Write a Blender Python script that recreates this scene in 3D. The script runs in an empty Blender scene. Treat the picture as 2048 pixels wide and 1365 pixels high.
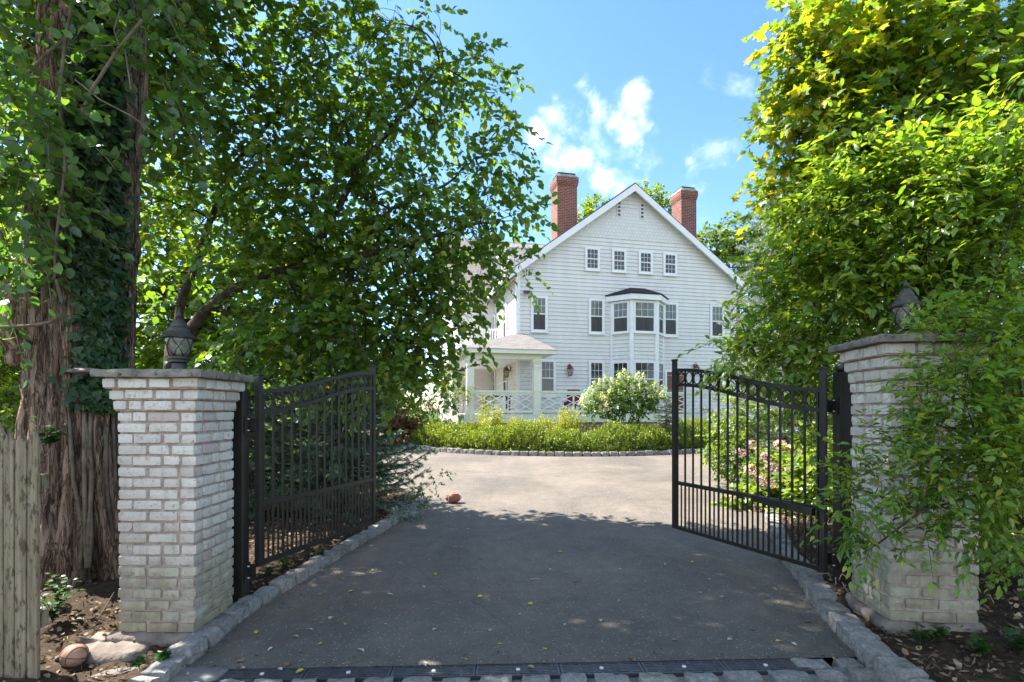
import bpy, math, random
import numpy as np
from mathutils import Vector, noise as mnoise

random.seed(7)
rng = np.random.default_rng(11)
S = bpy.context.scene
COL = S.collection
PI = math.pi
F = 1050.0                      # focal length in pixels of the 2048 px photograph
EYE = 1.55


def at(px, py, d):
    """a point of the place seen at a photograph pixel, d metres ahead"""
    return np.array([(px - 1024) / F * d, d, EYE - (py - 820) / F * d])


def gz(y):
    return 0.02 * max(0.0, min(y, 40.0) - 4.0)


# ------------------------------------------------------------------ objects
def tag(o, label=None, cat=None, group=None, kind=None):
    if label: o['label'] = label
    if cat: o['category'] = cat
    if group: o['group'] = group
    if kind: o['kind'] = kind
    return o


def thing(name, loc, label, cat, rz=0.0, group=None):
    o = bpy.data.objects.new(name, None)
    o.empty_display_size = 0.1
    COL.objects.link(o)
    o.location = loc
    o.rotation_euler = (0, 0, rz)
    return tag(o, label, cat, group)


def link_mesh(name, me, mat, parent=None, loc=None):
    if mat is not None:
        if isinstance(mat, (list, tuple)):
            for m in mat: me.materials.append(m)
        else:
            me.materials.append(mat)
    o = bpy.data.objects.new(name, me)
    COL.objects.link(o)
    if parent is not None: o.parent = parent
    if loc is not None: o.location = loc
    return o


class MB:
    """collects shapes and links them as ONE mesh object"""
    def __init__(self):
        self.v = []; self.f = []; self.n = 0

    def add(self, verts, faces):
        n = self.n
        self.v.extend([tuple(map(float, p)) for p in verts])
        self.f.extend([[i + n for i in f] for f in faces])
        self.n += len(verts)
        return self

    def box(self, x0, x1, y0, y1, z0, z1):
        v = [(x0, y0, z0), (x1, y0, z0), (x1, y1, z0), (x0, y1, z0), (x0, y0, z1), (x1, y0, z1), (x1, y1, z1), (x0, y1, z1)]
        return self.add(v, [(3, 2, 1, 0), (4, 5, 6, 7), (0, 1, 5, 4), (1, 2, 6, 5), (2, 3, 7, 6), (3, 0, 4, 7)])

    def bar(self, a, b, w, h=None, up=(0, 0, 1)):
        """square bar from a to b; w across, h along up"""
        h = h or w
        a = Vector(a); b = Vector(b); d = (b - a).normalized(); up = Vector(up)
        if abs(d.dot(up)) > 0.98: up = Vector((0, 1, 0)) if abs(d.y) < .9 else Vector((1, 0, 0))
        x = d.cross(up).normalized(); u = x.cross(d).normalized()
        v = []
        for p in (a, b):
            for sx, su in ((-1, -1), (1, -1), (1, 1), (-1, 1)):
                v.append(p + x * (sx * w / 2) + u * (su * h / 2))
        return self.add(v, [(0, 1, 2, 3), (7, 6, 5, 4), (0, 4, 5, 1), (1, 5, 6, 2), (2, 6, 7, 3), (3, 7, 4, 0)])

    def lathe(self, prof, c=(0, 0, 0), n=24):
        """profile of (r, z)"""
        v = []; f = []
        for r, z in prof:
            for k in range(n):
                a = 2 * PI * k / n
                v.append((c[0] + r * math.cos(a), c[1] + r * math.sin(a), c[2] + z))
        for i in range(len(prof) - 1):
            for k in range(n):
                k2 = (k + 1) % n
                f.append((i * n + k, i * n + k2, (i + 1) * n + k2, (i + 1) * n + k))
        f.append(tuple(range(n - 1, -1, -1)))
        f.append(tuple((len(prof) - 1) * n + k for k in range(n)))
        return self.add(v, f)

    def tube(self, pts, rad, n=8):
        pts = [Vector(p) for p in pts]
        if not hasattr(rad, '__len__'): rad = [rad] * len(pts)
        v = []; f = []
        ref = Vector((0.13, 0.31, 0.94))
        for i, p in enumerate(pts):
            d = (pts[min(i + 1, len(pts) - 1)] - pts[max(i - 1, 0)]).normalized()
            if abs(d.dot(ref)) > .97: ref = Vector((1, 0, 0))
            x = d.cross(ref).normalized(); y = d.cross(x)
            for k in range(n):
                a = 2 * PI * k / n
                v.append(p + (x * math.cos(a) + y * math.sin(a)) * rad[i])
        for i in range(len(pts) - 1):
            for k in range(n):
                k2 = (k + 1) % n
                f.append((i * n + k, i * n + k2, (i + 1) * n + k2, (i + 1) * n + k))
        f.append(tuple(range(n - 1, -1, -1)))
        f.append(tuple((len(pts) - 1) * n + k for k in range(n)))
        return self.add(v, f)

    def build(self, name, mat, parent=None, smooth=False, loc=None, bevel=0.0):
        me = bpy.data.meshes.new(name)
        me.from_pydata(self.v, [], self.f)
        if smooth: me.polygons.foreach_set('use_smooth', [True] * len(me.polygons))
        me.update()
        o = link_mesh(name, me, mat, parent, loc)
        if bevel:
            m = o.modifiers.new('bevel', 'BEVEL'); m.width = bevel; m.segments = 2; m.limit_method = 'ANGLE'
        return o


def copy_tree(o, parent=None):
    c = o.copy(); COL.objects.link(c)
    if parent is not None: c.parent = parent
    for ch in list(o.children): copy_tree(ch, c)
    return c


def np_mesh(name, V, faces_per, nv, n):
    """n copies of a template (nv verts each, faces_per list of index tuples) with vertex array V (n*nv,3)"""
    me = bpy.data.meshes.new(name)
    sizes = np.array([len(f) for f in faces_per], np.int32)
    loops = np.concatenate([np.array(f, np.int32) for f in faces_per])
    L = (loops[None, :] + (np.arange(n, dtype=np.int32) * nv)[:, None]).ravel()
    tot = np.tile(sizes, n)
    start = np.concatenate([[0], np.cumsum(tot)[:-1]]).astype(np.int32)
    me.vertices.add(len(V)); me.vertices.foreach_set('co', np.ascontiguousarray(V, np.float32).ravel())
    me.loops.add(len(L)); me.loops.foreach_set('vertex_index', L.astype(np.int32))
    me.polygons.add(len(tot)); me.polygons.foreach_set('loop_start', start); me.polygons.foreach_set('loop_total', tot.astype(np.int32))
    me.update(calc_edges=True)
    return me


def tubes_mesh(name, lines, rads, n=5):
    """many thin tubes of the same number of points: lines (m,k,3), rads (m,k)"""
    lines = np.asarray(lines, float); rads = np.asarray(rads, float)
    m, k, _ = lines.shape
    d = np.empty_like(lines)
    d[:, 1:-1] = lines[:, 2:] - lines[:, :-2]; d[:, 0] = lines[:, 1] - lines[:, 0]; d[:, -1] = lines[:, -1] - lines[:, -2]
    d /= np.linalg.norm(d, axis=2, keepdims=True) + 1e-9
    ref = np.where(np.abs(d[..., 2:3]) > .9, np.array([1., 0, 0]), np.array([0, 0, 1.]))
    x = np.cross(d, ref); x /= np.linalg.norm(x, axis=2, keepdims=True) + 1e-9
    y = np.cross(d, x)
    a = np.arange(n) * 2 * PI / n
    V = lines[:, :, None, :] + rads[:, :, None, None] * (x[:, :, None, :] * np.cos(a)[None, None, :, None] + y[:, :, None, :] * np.sin(a)[None, None, :, None])
    faces = []
    for i in range(k - 1):
        for j in range(n):
            j2 = (j + 1) % n
            faces.append((i * n + j, i * n + j2, (i + 1) * n + j2, (i + 1) * n + j))
    me = np_mesh(name, V.reshape(-1, 3), faces, k * n, m)
    me.polygons.foreach_set('use_smooth', [True] * len(me.polygons))
    return me


# ------------------------------------------------------------------ materials
class NT:
    def __init__(self, name):
        self.m = bpy.data.materials.new(name); self.m.use_nodes = True
        self.t = self.m.node_tree; self.t.nodes.clear()
        self.out = self.t.nodes.new('ShaderNodeOutputMaterial')

    def n(self, typ, **kw):
        nd = self.t.nodes.new(typ)
        for k, v in kw.items():
            if k in nd.inputs: nd.inputs[k].default_value = v
            else: setattr(nd, k, v)
        return nd

    def l(self, a, b): self.t.links.new(a, b)

    def coord(self, kind='Object', scale=(1, 1, 1)):
        tc = self.n('ShaderNodeTexCoord'); mp = self.n('ShaderNodeMapping')
        mp.inputs['Scale'].default_value = scale
        self.l(tc.outputs[kind], mp.inputs['Vector'])
        return mp.outputs['Vector']

    def noise(self, vec, scale, detail=4, rough=.55, dist=0):
        nd = self.n('ShaderNodeTexNoise')
        nd.inputs['Scale'].default_value = scale; nd.inputs['Detail'].default_value = detail
        nd.inputs['Roughness'].default_value = rough; nd.inputs['Distortion'].default_value = dist
        if vec is not None: self.l(vec, nd.inputs['Vector'])
        return nd.outputs['Fac']

    def ramp(self, fac, stops):
        nd = self.n('ShaderNodeValToRGB'); cr = nd.color_ramp
        while len(cr.elements) < len(stops): cr.elements.new(.5)
        for e, (p, c) in zip(cr.elements, stops):
            e.position = p; e.color = (*c, 1) if len(c) == 3 else c
        self.l(fac, nd.inputs['Fac'])
        return nd.outputs['Color']

    def fac(self, f, a, b):
        nd = self.n('ShaderNodeMapRange'); nd.inputs['From Min'].default_value = a; nd.inputs['From Max'].default_value = b
        self.l(f, nd.inputs['Value']); return nd.outputs['Result']

    def mix(self, f, a, b, blend='MIX'):
        nd = self.n('ShaderNodeMix', data_type='RGBA', blend_type=blend)
        for s, x in ((nd.inputs[0], f), (nd.inputs[6], a), (nd.inputs[7], b)):
            if isinstance(x, (int, float)): s.default_value = x
            elif isinstance(x, (tuple, list)): s.default_value = (*x, 1) if len(x) == 3 else x
            else: self.l(x, s)
        return nd.outputs[2]

    def math(self, op, a, b=0.0):
        nd = self.n('ShaderNodeMath', operation=op)
        for s, x in ((nd.inputs[0], a), (nd.inputs[1], b)):
            if isinstance(x, (int, float)): s.default_value = x
            else: self.l(x, s)
        return nd.outputs[0]

    def bump(self, h, strength=.4, dist=.01):
        nd = self.n('ShaderNodeBump'); nd.inputs['Strength'].default_value = strength; nd.inputs['Distance'].default_value = dist
        self.l(h, nd.inputs['Height']); return nd.outputs['Normal']

    def pbsdf(self, col, rough=.7, normal=None, spec=.4, metal=0.0):
        p = self.n('ShaderNodeBsdfPrincipled')
        for s, x in (('Base Color', col), ('Roughness', rough)):
            if isinstance(x, (int, float)): p.inputs[s].default_value = x
            elif isinstance(x, (tuple, list)): p.inputs[s].default_value = (*x, 1) if len(x) == 3 else x
            else: self.l(x, p.inputs[s])
        p.inputs['Specular IOR Level'].default_value = spec; p.inputs['Metallic'].default_value = metal
        if normal is not None: self.l(normal, p.inputs['Normal'])
        self.l(p.outputs[0], self.out.inputs['Surface'])
        return self.m

    def island(self):
        return self.n('ShaderNodeNewGeometry').outputs['Random Per Island']


def simple(name, col, rough=.6, var=.15, scale=6, bump=.15, bscale=60, bd=.004, spec=.4, metal=0., kind='Object'):
    t = NT(name); v = t.coord(kind)
    n1 = t.noise(v, scale, 5)
    dark = tuple(c * (1 - var) for c in col); light = tuple(min(1, c * (1 + var)) for c in col)
    c = t.ramp(n1, [(.3, dark), (.7, light)])
    nb = t.bump(t.noise(v, bscale, 4), bump, bd) if bump else None
    return t.pbsdf(c, rough, nb, spec, metal)


def leaf_mat(name, stops, trans=.45, tgain=(1.5, 1.7, .7), gloss=.045, rough=.4):
    t = NT(name); r = t.island()
    c = t.ramp(r, stops)
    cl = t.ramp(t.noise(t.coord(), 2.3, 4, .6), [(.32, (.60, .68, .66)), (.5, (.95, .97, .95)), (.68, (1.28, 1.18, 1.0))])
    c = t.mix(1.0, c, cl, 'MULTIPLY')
    tc = t.mix(1.0, c, tgain, 'MULTIPLY')
    d = t.n('ShaderNodeBsdfDiffuse'); t.l(c, d.inputs['Color'])
    tr = t.n('ShaderNodeBsdfTranslucent'); t.l(tc, tr.inputs['Color'])
    g = t.n('ShaderNodeBsdfGlossy'); g.inputs['Roughness'].default_value = rough; g.inputs['Color'].default_value = (.8, .9, .9, 1)
    m1 = t.n('ShaderNodeMixShader'); m1.inputs[0].default_value = trans
    t.l(d.outputs[0], m1.inputs[1]); t.l(tr.outputs[0], m1.inputs[2])
    m2 = t.n('ShaderNodeMixShader'); m2.inputs[0].default_value = gloss
    t.l(m1.outputs[0], m2.inputs[1]); t.l(g.outputs[0], m2.inputs[2])
    t.l(m2.outputs[0], t.out.inputs['Surface'])
    return t.m


M = {}


def make_materials():
    # asphalt
    t = NT('asphalt'); v = t.coord()
    big = t.noise(v, .55, 5, .6, .4); mid = t.noise(v, 5, 5, .6)
    c = t.ramp(big, [(.33, (.112, .097, .084)), (.5, (.156, .131, .109)), (.68, (.198, .166, .137))])
    c = t.mix(.5, c, t.ramp(mid, [(.3, (.36, .355, .35)), (.7, (.65, .64, .63))]), 'OVERLAY')
    tr = t.noise(t.coord('Object', (1.6, .10, 1)), 1.0, 3, .5)
    c = t.mix(t.math('MULTIPLY', t.fac(tr, .5, .66), .35), c, (.098, .088, .077))
    stn = t.noise(t.coord('Object', (1, 1, 1)), 1.7, 6, .7, 1.2)
    c = t.mix(t.math('MULTIPLY', t.fac(stn, .60, .70), .40), c, (.078, .070, .063))
    c = t.mix(t.math('MULTIPLY', t.fac(stn, .40, .30), .35), c, (.245, .205, .168))
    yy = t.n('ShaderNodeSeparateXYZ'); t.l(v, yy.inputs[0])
    front_dark = t.fac(t.math('ADD', yy.outputs['Y'], t.math('MULTIPLY', t.noise(v, 1.15, 6, .65, .6), 3.2)), 6.1, 5.1)
    c = t.mix(t.math('MULTIPLY', front_dark, .42), c, t.ramp(t.noise(v, 6, 5, .65), [(.35, (.060, .062, .050)), (.65, (.105, .104, .092))]))  # darker, greener asphalt towards the front, edge broken by noise
    vo = t.n('ShaderNodeTexVoronoi'); vo.inputs['Scale'].default_value = 58; t.l(v, vo.inputs['Vector'])
    vc = t.n('ShaderNodeSeparateColor'); t.l(vo.outputs['Color'], vc.inputs[0])
    speck = t.math('MULTIPLY', t.math('GREATER_THAN', vc.outputs[0], .84), t.math('LESS_THAN', vo.outputs['Distance'], .33))
    c = t.mix(t.math('MULTIPLY', speck, .75), c, (.36, .34, .32))
    dk = t.math('MULTIPLY', t.math('LESS_THAN', vc.outputs[1], .22), t.math('LESS_THAN', vo.outputs['Distance'], .4))
    c = t.mix(t.math('MULTIPLY', dk, .5), c, (.05, .05, .05))
    # hairline cracks
    cr = t.n('ShaderNodeTexVoronoi', feature='DISTANCE_TO_EDGE'); cr.inputs['Scale'].default_value = .32
    wv = t.n('ShaderNodeTexNoise'); wv.inputs['Scale'].default_value = 1.3; wv.inputs['Detail'].default_value = 5; t.l(v, wv.inputs['Vector'])
    wc = t.mix(.35, v, wv.outputs['Color']); t.l(wc, cr.inputs['Vector'])
    crack = t.math('MULTIPLY', t.math('LESS_THAN', cr.outputs['Distance'], .0018), .22)
    c = t.mix(crack, c, (.03, .027, .024))
    hb = t.math('ADD', t.noise(v, 130, 3), t.math('MULTIPLY', vo.outputs['Distance'], .8))
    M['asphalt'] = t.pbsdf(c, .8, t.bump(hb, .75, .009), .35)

    # soil / mulch with grass farther in
    t = NT('soil'); v = t.coord()
    a = t.noise(v, 18, 6, .65); b = t.noise(v, 2.2, 4)
    c = t.ramp(a, [(.3, (.018, .012, .008)), (.5, (.05, .034, .022)), (.68, (.09, .062, .042)), (.8, (.15, .115, .085))])
    c = t.mix(.3, c, t.ramp(b, [(.4, (.02, .014, .01)), (.65, (.10, .07, .045))]))
    sp = t.n('ShaderNodeSeparateXYZ'); t.l(v, sp.inputs[0])
    far = t.fac(t.math('ADD', sp.outputs['Y'], t.math('MULTIPLY', t.noise(v, 1.1, 4), 3.)), 10.5, 12.5)
    gr = t.ramp(t.noise(v, 9, 6, .7), [(.3, (.035, .06, .012)), (.7, (.10, .15, .035))])
    c = t.mix(far, c, gr)
    M['soil'] = t.pbsdf(c, .95, t.bump(a, .9, .03), .15)

    M['litter'] = (lambda t: t.pbsdf(t.ramp(t.island(), [(0, (.05, .03, .018)), (.4, (.14, .085, .05)), (.7, (.24, .16, .10)), (.92, (.38, .30, .20)), (1, (.30, .27, .07))]), .8, None, .2))(NT('leaf_litter'))
    M['chips'] = (lambda t: t.pbsdf(t.ramp(t.island(), [(0, (.03, .02, .014)), (.6, (.10, .065, .042)), (1, (.26, .20, .15))]), .9, None, .2))(NT('mulch_chips'))

    # whitewashed brick
    t = NT('white_brick'); v = t.coord(); r = t.island()
    base = t.ramp(r, [(0, (.60, .56, .485)), (.35, (.70, .66, .58)), (.62, (.57, .52, .445)), (.80, (.66, .615, .54)), (.90, (.56, .50, .44)), (.96, (.50, .41, .35)), (1, (.55, .49, .43))])
    wear = t.noise(v, 22, 6, .7)
    c = t.mix(t.fac(wear, .54, .68), base, (.40, .31, .26))
    drip = t.noise(t.coord('Object', (1, 1, .12)), 11, 5, .65)
    c = t.mix(t.math('MULTIPLY', t.fac(drip, .52, .68), .42), c, (.36, .30, .235))
    pit = t.noise(v, 65, 3, .6)
    c = t.mix(t.fac(pit, .64, .72), c, (.16, .13, .11))
    sp = t.n('ShaderNodeSeparateXYZ'); t.l(v, sp.inputs[0])
    ms = t.math('ADD', sp.outputs['Z'], t.math('MULTIPLY', t.noise(v, 5, 5, .65), 1.1))
    moss = t.fac(ms, 1.32, .62)
    c = t.mix(t.math('MULTIPLY', moss, .75), c, t.ramp(t.noise(v, 14, 5), [(.35, (.13, .105, .06)), (.6, (.20, .19, .085)), (.75, (.27, .23, .16))]))
    M['brick'] = t.pbsdf(c, .85, t.bump(t.math('ADD', wear, t.math('MULTIPLY', pit, -.7)), .6, .008), .25)
    M['mortar'] = simple('mortar', (.40, .325, .275), .95, .3, 25, .8, 120, .006, .15)
    # grey stone
    t = NT('cap_stone'); v = t.coord()
    c = t.ramp(t.noise(v, 9, 7, .7), [(.3, (.09, .08, .068)), (.5, (.22, .20, .165)), (.72, (.34, .315, .27))])
    c = t.mix(t.fac(t.noise(v, 32, 5), .57, .68), c, (.07, .085, .04))
    M['stone'] = t.pbsdf(c, .9, t.bump(t.noise(v, 45, 6, .7), .8, .012), .2)
    t = NT('granite_block'); v = t.coord(); r = t.island()
    c = t.ramp(r, [(0, (.17, .165, .155)), (.4, (.26, .25, .235)), (.7, (.21, .20, .185)), (.9, (.30, .27, .235)), (1, (.33, .255, .205))])
    c = t.mix(.75, c, t.ramp(t.noise(v, 38, 6, .75), [(.3, (.2, .2, .2)), (.5, (.5, .5, .5)), (.7, (.8, .8, .8))]), 'OVERLAY')
    c = t.mix(t.fac(t.noise(v, 6, 5, .6), .56, .72), c, (.12, .125, .075))
    M['granite'] = t.pbsdf(c, .85, t.bump(t.noise(v, 55, 6, .7), .8, .012), .25)
    M['footing'] = simple('footing_concrete', (.20, .165, .14), .95, .4, 8, .7, 40, .012, .15)
    M['paving_mortar'] = simple('paving_mortar', (.17, .165, .155), .95, .3, 12, .7, 90, .006, .2)

    # metals
    t = NT('black_paint'); v = t.coord()
    c = t.ramp(t.noise(v, 7, 6, .7), [(.35, (.012, .011, .010)), (.62, (.022, .019, .016)), (.78, (.065, .052, .038))])
    M['black'] = t.pbsdf(c, .40, t.bump(t.noise(v, 70, 3), .12, .002), .5)
    M['grate'] = simple('cast_grate', (.085, .088, .095), .45, .3, 14, .3, 80, .003, .5, .35)
    M['channel'] = simple('drain_channel', (.03, .028, .025), .9, .3, 12, .2)
    M['bronze'] = simple('lantern_bronze', (.055, .050, .043), .5, .35, 20, .15, 80, .003, .5, .4)
    M['copper'] = simple('copper_lantern', (.13, .055, .035), .5, .35, 20, .1, 80, .002, .5, .4)
    t = NT('lantern_glass'); tr = t.n('ShaderNodeBsdfTransparent'); tr.inputs[0].default_value = (.80, .82, .74, 1)
    gl = t.n('ShaderNodeBsdfGlossy'); gl.inputs['Roughness'].default_value = .12
    fr = t.n('ShaderNodeFresnel'); fr.inputs[0].default_value = 1.5
    df = t.n('ShaderNodeBsdfDiffuse'); df.inputs[0].default_value = (.5, .5, .42, 1)
    mx0 = t.n('ShaderNodeMixShader'); mx0.inputs[0].default_value = .30; t.l(tr.outputs[0], mx0.inputs[1]); t.l(df.outputs[0], mx0.inputs[2])
    mx = t.n('ShaderNodeMixShader'); t.l(fr.outputs[0], mx.inputs[0]); t.l(mx0.outputs[0], mx.inputs[1]); t.l(gl.outputs[0], mx.inputs[2])
    t.l(mx.outputs[0], t.out.inputs['Surface']); M['glass'] = t.m

    # bark
    t = NT('bark'); v = t.coord('Object', (1, 1, .16))
    a = t.noise(v, 16, 8, .7, .4); b = t.noise(t.coord('Object', (1, 1, .3)), 3, 4)
    c = t.ramp(a, [(.28, (.10, .064, .045)), (.46, (.31, .208, .148)), (.62, (.44, .32, .24)), (.8, (.52, .41, .32))])
    c = t.mix(t.fac(b, .50, .70), c, t.mix(.6, c, (.22, .16, .12)))
    c = t.mix(t.math('MULTIPLY', t.fac(t.noise(t.coord(), 2.2, 5, .65), .55, .68), .5), c, (.10, .12, .045))
    cv = t.noise(t.coord('Object', (1, 1, .10)), 6.5, 5, .6, .5)
    ridge = t.math('ABSOLUTE', t.math('SUBTRACT', cv, .5))
    c = t.mix(t.math('MULTIPLY', t.fac(ridge, .026, .003), .85), c, (.028, .019, .014))
    cv2 = t.noise(t.coord('Object', (1, 1, .16)), 15, 4, .6, .4)
    ridge2 = t.math('ABSOLUTE', t.math('SUBTRACT', cv2, .5))
    c = t.mix(t.math('MULTIPLY', t.fac(ridge2, .03, .004), .7), c, (.04, .028, .02))
    hgt = t.math('ADD', t.math('MULTIPLY', a, .5), t.math('ADD', t.math('MINIMUM', t.math('MULTIPLY', ridge, 8.), .8), t.math('MINIMUM', t.math('MULTIPLY', ridge2, 6.), .4)))
    M['bark'] = t.pbsdf(c, .95, t.bump(hgt, 1., .05), .1)
    t = NT('limb_bark'); v = t.coord('Object', (1, 1, .4))
    a2 = t.noise(v, 22, 7, .7, .3)
    c2 = t.ramp(a2, [(.3, (.030, .023, .018)), (.55, (.085, .066, .052)), (.75, (.15, .122, .10))])
    M['limb_bark'] = t.pbsdf(c2, .95, t.bump(a2, .8, .02), .1)
    M['twig'] = simple('twig_bark', (.060, .047, .035), .9, .4, 12, .3, 60, .004, .15)
    M['vine'] = simple('vine_bark', (.17, .14, .10), .9, .4, 12, .3, 60, .004, .15)
    M['dry'] = simple('dry_twig', (.26, .20, .14), .9, .4, 15, .2, 60, .003, .15)
    t = NT('weathered_picket'); v = t.coord('Object', (1, 1, .08))
    c = t.ramp(t.noise(v, 28, 7, .7), [(.3, (.12, .095, .062)), (.5, (.24, .195, .13)), (.7, (.34, .29, .20))])
    c = t.mix(t.fac(t.noise(t.coord('Object', (1, 1, .35)), 30, 5, .7), .53, .60), c, (.10, .075, .045))
    c = t.mix(t.math('MULTIPLY', t.fac(t.noise(t.coord(), 3, 4), .5, .75), .28), c, (.16, .19, .05))
    M['picket'] = t.pbsdf(c, .9, t.bump(t.noise(v, 40, 6, .7), .7, .008), .15)

    # house
    t = NT('clapboard_paint'); v = t.coord()
    st = t.noise(t.coord('Object', (1, 1, .25)), 3.0, 5, .6)
    c = t.ramp(st, [(.3, (.64, .625, .595)), (.7, (.73, .715, .685))])
    M['siding'] = t.pbsdf(c, .55, t.bump(t.noise(t.coord('Object', (.4, .4, 4)), 16, 4), .12, .004), .35)
    t = NT('scallop_shingles'); tc = t.n('ShaderNodeTexCoord'); mp = t.n('ShaderNodeMapping')
    mp.inputs['Rotation'].default_value = (-PI / 2, 0, 0)
    t.l(tc.outputs['Object'], mp.inputs['Vector'])
    bk = t.n('ShaderNodeTexBrick', offset=.5); bk.inputs['Scale'].default_value = 1.0
    bk.inputs['Color1'].default_value = (.73, .715, .685, 1); bk.inputs['Color2'].default_value = (.68, .665, .635, 1); bk.inputs['Mortar'].default_value = (.56, .56, .56, 1)
    bk.inputs['Mortar Size'].default_value = .010; bk.inputs['Brick Width'].default_value = .16; bk.inputs['Row Height'].default_value = .15
    t.l(mp.outputs[0], bk.inputs['Vector'])
    M['scallop'] = t.pbsdf(bk.outputs['Color'], .6, t.bump(t.math('SUBTRACT', 1., bk.outputs['Fac']), .7, .012), .3)
    M['trim'] = simple('white_trim_paint', (.80, .80, .79), .5, .05, 3, .05, 40, .002, .4)
    M['porch_trim'] = simple('cream_porch_paint', (.74, .75, .66), .5, .06, 3, .05, 40, .002, .4)
    t = NT('roof_shingles'); tc = t.coord()
    bk = t.n('ShaderNodeTexBrick', offset=.5); bk.inputs['Scale'].default_value = 1.0
    bk.inputs['Color1'].default_value = (.160, .150, .145, 1); bk.inputs['Color2'].default_value = (.235, .22, .21, 1); bk.inputs['Mortar'].default_value = (.10, .085, .08, 1)
    bk.inputs['Mortar Size'].default_value = .012; bk.inputs['Brick Width'].default_value = .28; bk.inputs['Row Height'].default_value = .11
    t.l(tc, bk.inputs['Vector'])
    c = t.mix(.5, bk.outputs['Color'], t.ramp(t.noise(tc, 9, 5, .7), [(.3, (.3, .3, .3)), (.7, (.72, .7, .68))]), 'OVERLAY')
    M['roof'] = t.pbsdf(c, .9, t.bump(t.noise(tc, 60, 4), .5, .01), .2)
    M['bay_roof'] = simple('dark_bay_roof', (.035, .033, .036), .85, .3, 12, .3, 50, .006, .2)
    t = NT('red_brick'); tc = t.n('ShaderNodeTexCoord')
    # brick courses on all four faces: u runs along x+y
    sp = t.n('ShaderNodeSeparateXYZ'); t.l(tc.outputs['Object'], sp.inputs[0])
    cb = t.n('ShaderNodeCombineXYZ'); t.l(t.math('ADD', sp.outputs['X'], sp.outputs['Y']), cb.inputs[0]); t.l(sp.outputs['Z'], cb.inputs[1])
    bk = t.n('ShaderNodeTexBrick', offset=.5); bk.inputs['Scale'].default_value = 1.0
    bk.inputs['Color1'].default_value = (.135, .042, .030, 1); bk.inputs['Color2'].default_value = (.215, .072, .050, 1); bk.inputs['Mortar'].default_value = (.30, .23, .20, 1)
    bk.inputs['Mortar Size'].default_value = .010; bk.inputs['Brick Width'].default_value = .23; bk.inputs['Row Height'].default_value = .078; bk.inputs['Bias'].default_value = -.1
    t.l(cb.outputs[0], bk.inputs['Vector'])
    c = t.mix(.4, bk.outputs['Color'], t.ramp(t.noise(tc.outputs['Object'], 8, 5, .7), [(.3, (.25, .25, .25)), (.7, (.7, .7, .7))]), 'OVERLAY')
    M['red_brick'] = t.pbsdf(c, .9, t.bump(t.math('SUBTRACT', 1., bk.outputs['Fac']), .5, .01), .2)
    M['chimney_cap'] = simple('chimney_cap_cement', (.32, .29, .25), .9, .25, 6, .4, 40, .01, .2)
    M['flashing'] = simple('dark_flashing', (.06, .06, .065), .5, .2, 6, 0)
    for nm, col in (('pane_dark', (.030, .032, .034)), ('pane_curtain', (.105, .115, .10)), ('pane_screen', (.045, .046, .048))):
        t = NT(nm); v = t.coord('Object', (9, 9, .6))
        c = t.ramp(t.noise(v, 2.5, 4), [(.35, tuple(x * .6 for x in col)), (.65, tuple(x * 1.35 for x in col))])
        M[nm] = t.pbsdf(c, .06 if nm != 'pane_screen' else .4, None, .6 if nm != 'pane_screen' else .3)
    M['door'] = simple('brown_door', (.16, .065, .035), .45, .2, 5, .1)
    M['skirt'] = simple('deck_skirt_boards', (.30, .22, .15), .8, .3, 10, .2)
    M['deck'] = simple('deck_boards', (.36, .35, .33), .7, .2, 8, .2)
    M['lamp_white'] = simple('floodlight_white', (.55, .55, .53), .4, .1, 6, 0)
    M['red_cloth'] = simple('red_cloth', (.20, .02, .03), .8, .2, 14, .2)
    M['blue_cloth'] = simple('blue_cloth', (.03, .30, .46), .8, .2, 14, .2)

    # balls
    M['leather'] = simple('worn_ball_leather', (.34, .19, .125), .6, .35, 11, .35, 170, .003, .35)
    M['seam'] = simple('ball_seam', (.035, .025, .02), .7, .2, 10, 0)
    M['football'] = simple('football_leather', (.27, .095, .055), .55, .25, 12, .35, 160, .003, .4)
    M['lace'] = simple('white_lace', (.75, .73, .68), .6, .05, 10, 0)
    M['fungus'] = simple('bracket_fungus_skin', (.15, .12, .095), .85, .4, 14, .3)

    G = leaf_mat
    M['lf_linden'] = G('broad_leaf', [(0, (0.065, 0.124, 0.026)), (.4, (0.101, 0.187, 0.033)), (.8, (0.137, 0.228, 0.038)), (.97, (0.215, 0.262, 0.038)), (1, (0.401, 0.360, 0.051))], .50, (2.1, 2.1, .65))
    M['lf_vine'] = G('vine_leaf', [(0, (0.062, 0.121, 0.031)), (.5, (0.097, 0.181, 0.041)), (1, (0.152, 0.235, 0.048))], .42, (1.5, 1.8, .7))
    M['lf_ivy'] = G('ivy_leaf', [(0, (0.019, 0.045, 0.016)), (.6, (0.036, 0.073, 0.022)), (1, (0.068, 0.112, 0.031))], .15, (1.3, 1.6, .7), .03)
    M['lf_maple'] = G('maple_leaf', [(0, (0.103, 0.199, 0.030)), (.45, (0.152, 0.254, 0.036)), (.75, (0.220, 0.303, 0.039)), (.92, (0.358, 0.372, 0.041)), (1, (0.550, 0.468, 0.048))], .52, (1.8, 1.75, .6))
    M['lf_maple_sunglow'] = G('sunglow_maple_leaf', [(0, (.22, .29, .025)), (.5, (.38, .41, .03)), (1, (.52, .48, .04))], .50, (1.5, 1.35, .6))  # yellow of sun shining through, put into the leaf colour
    M['lf_shrub'] = G('lance_leaf', [(0, (0.110, 0.199, 0.032)), (.5, (0.167, 0.273, 0.040)), (.85, (0.238, 0.325, 0.046)), (1, (0.412, 0.399, 0.053))], .50, (1.9, 1.9, .6))
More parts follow.
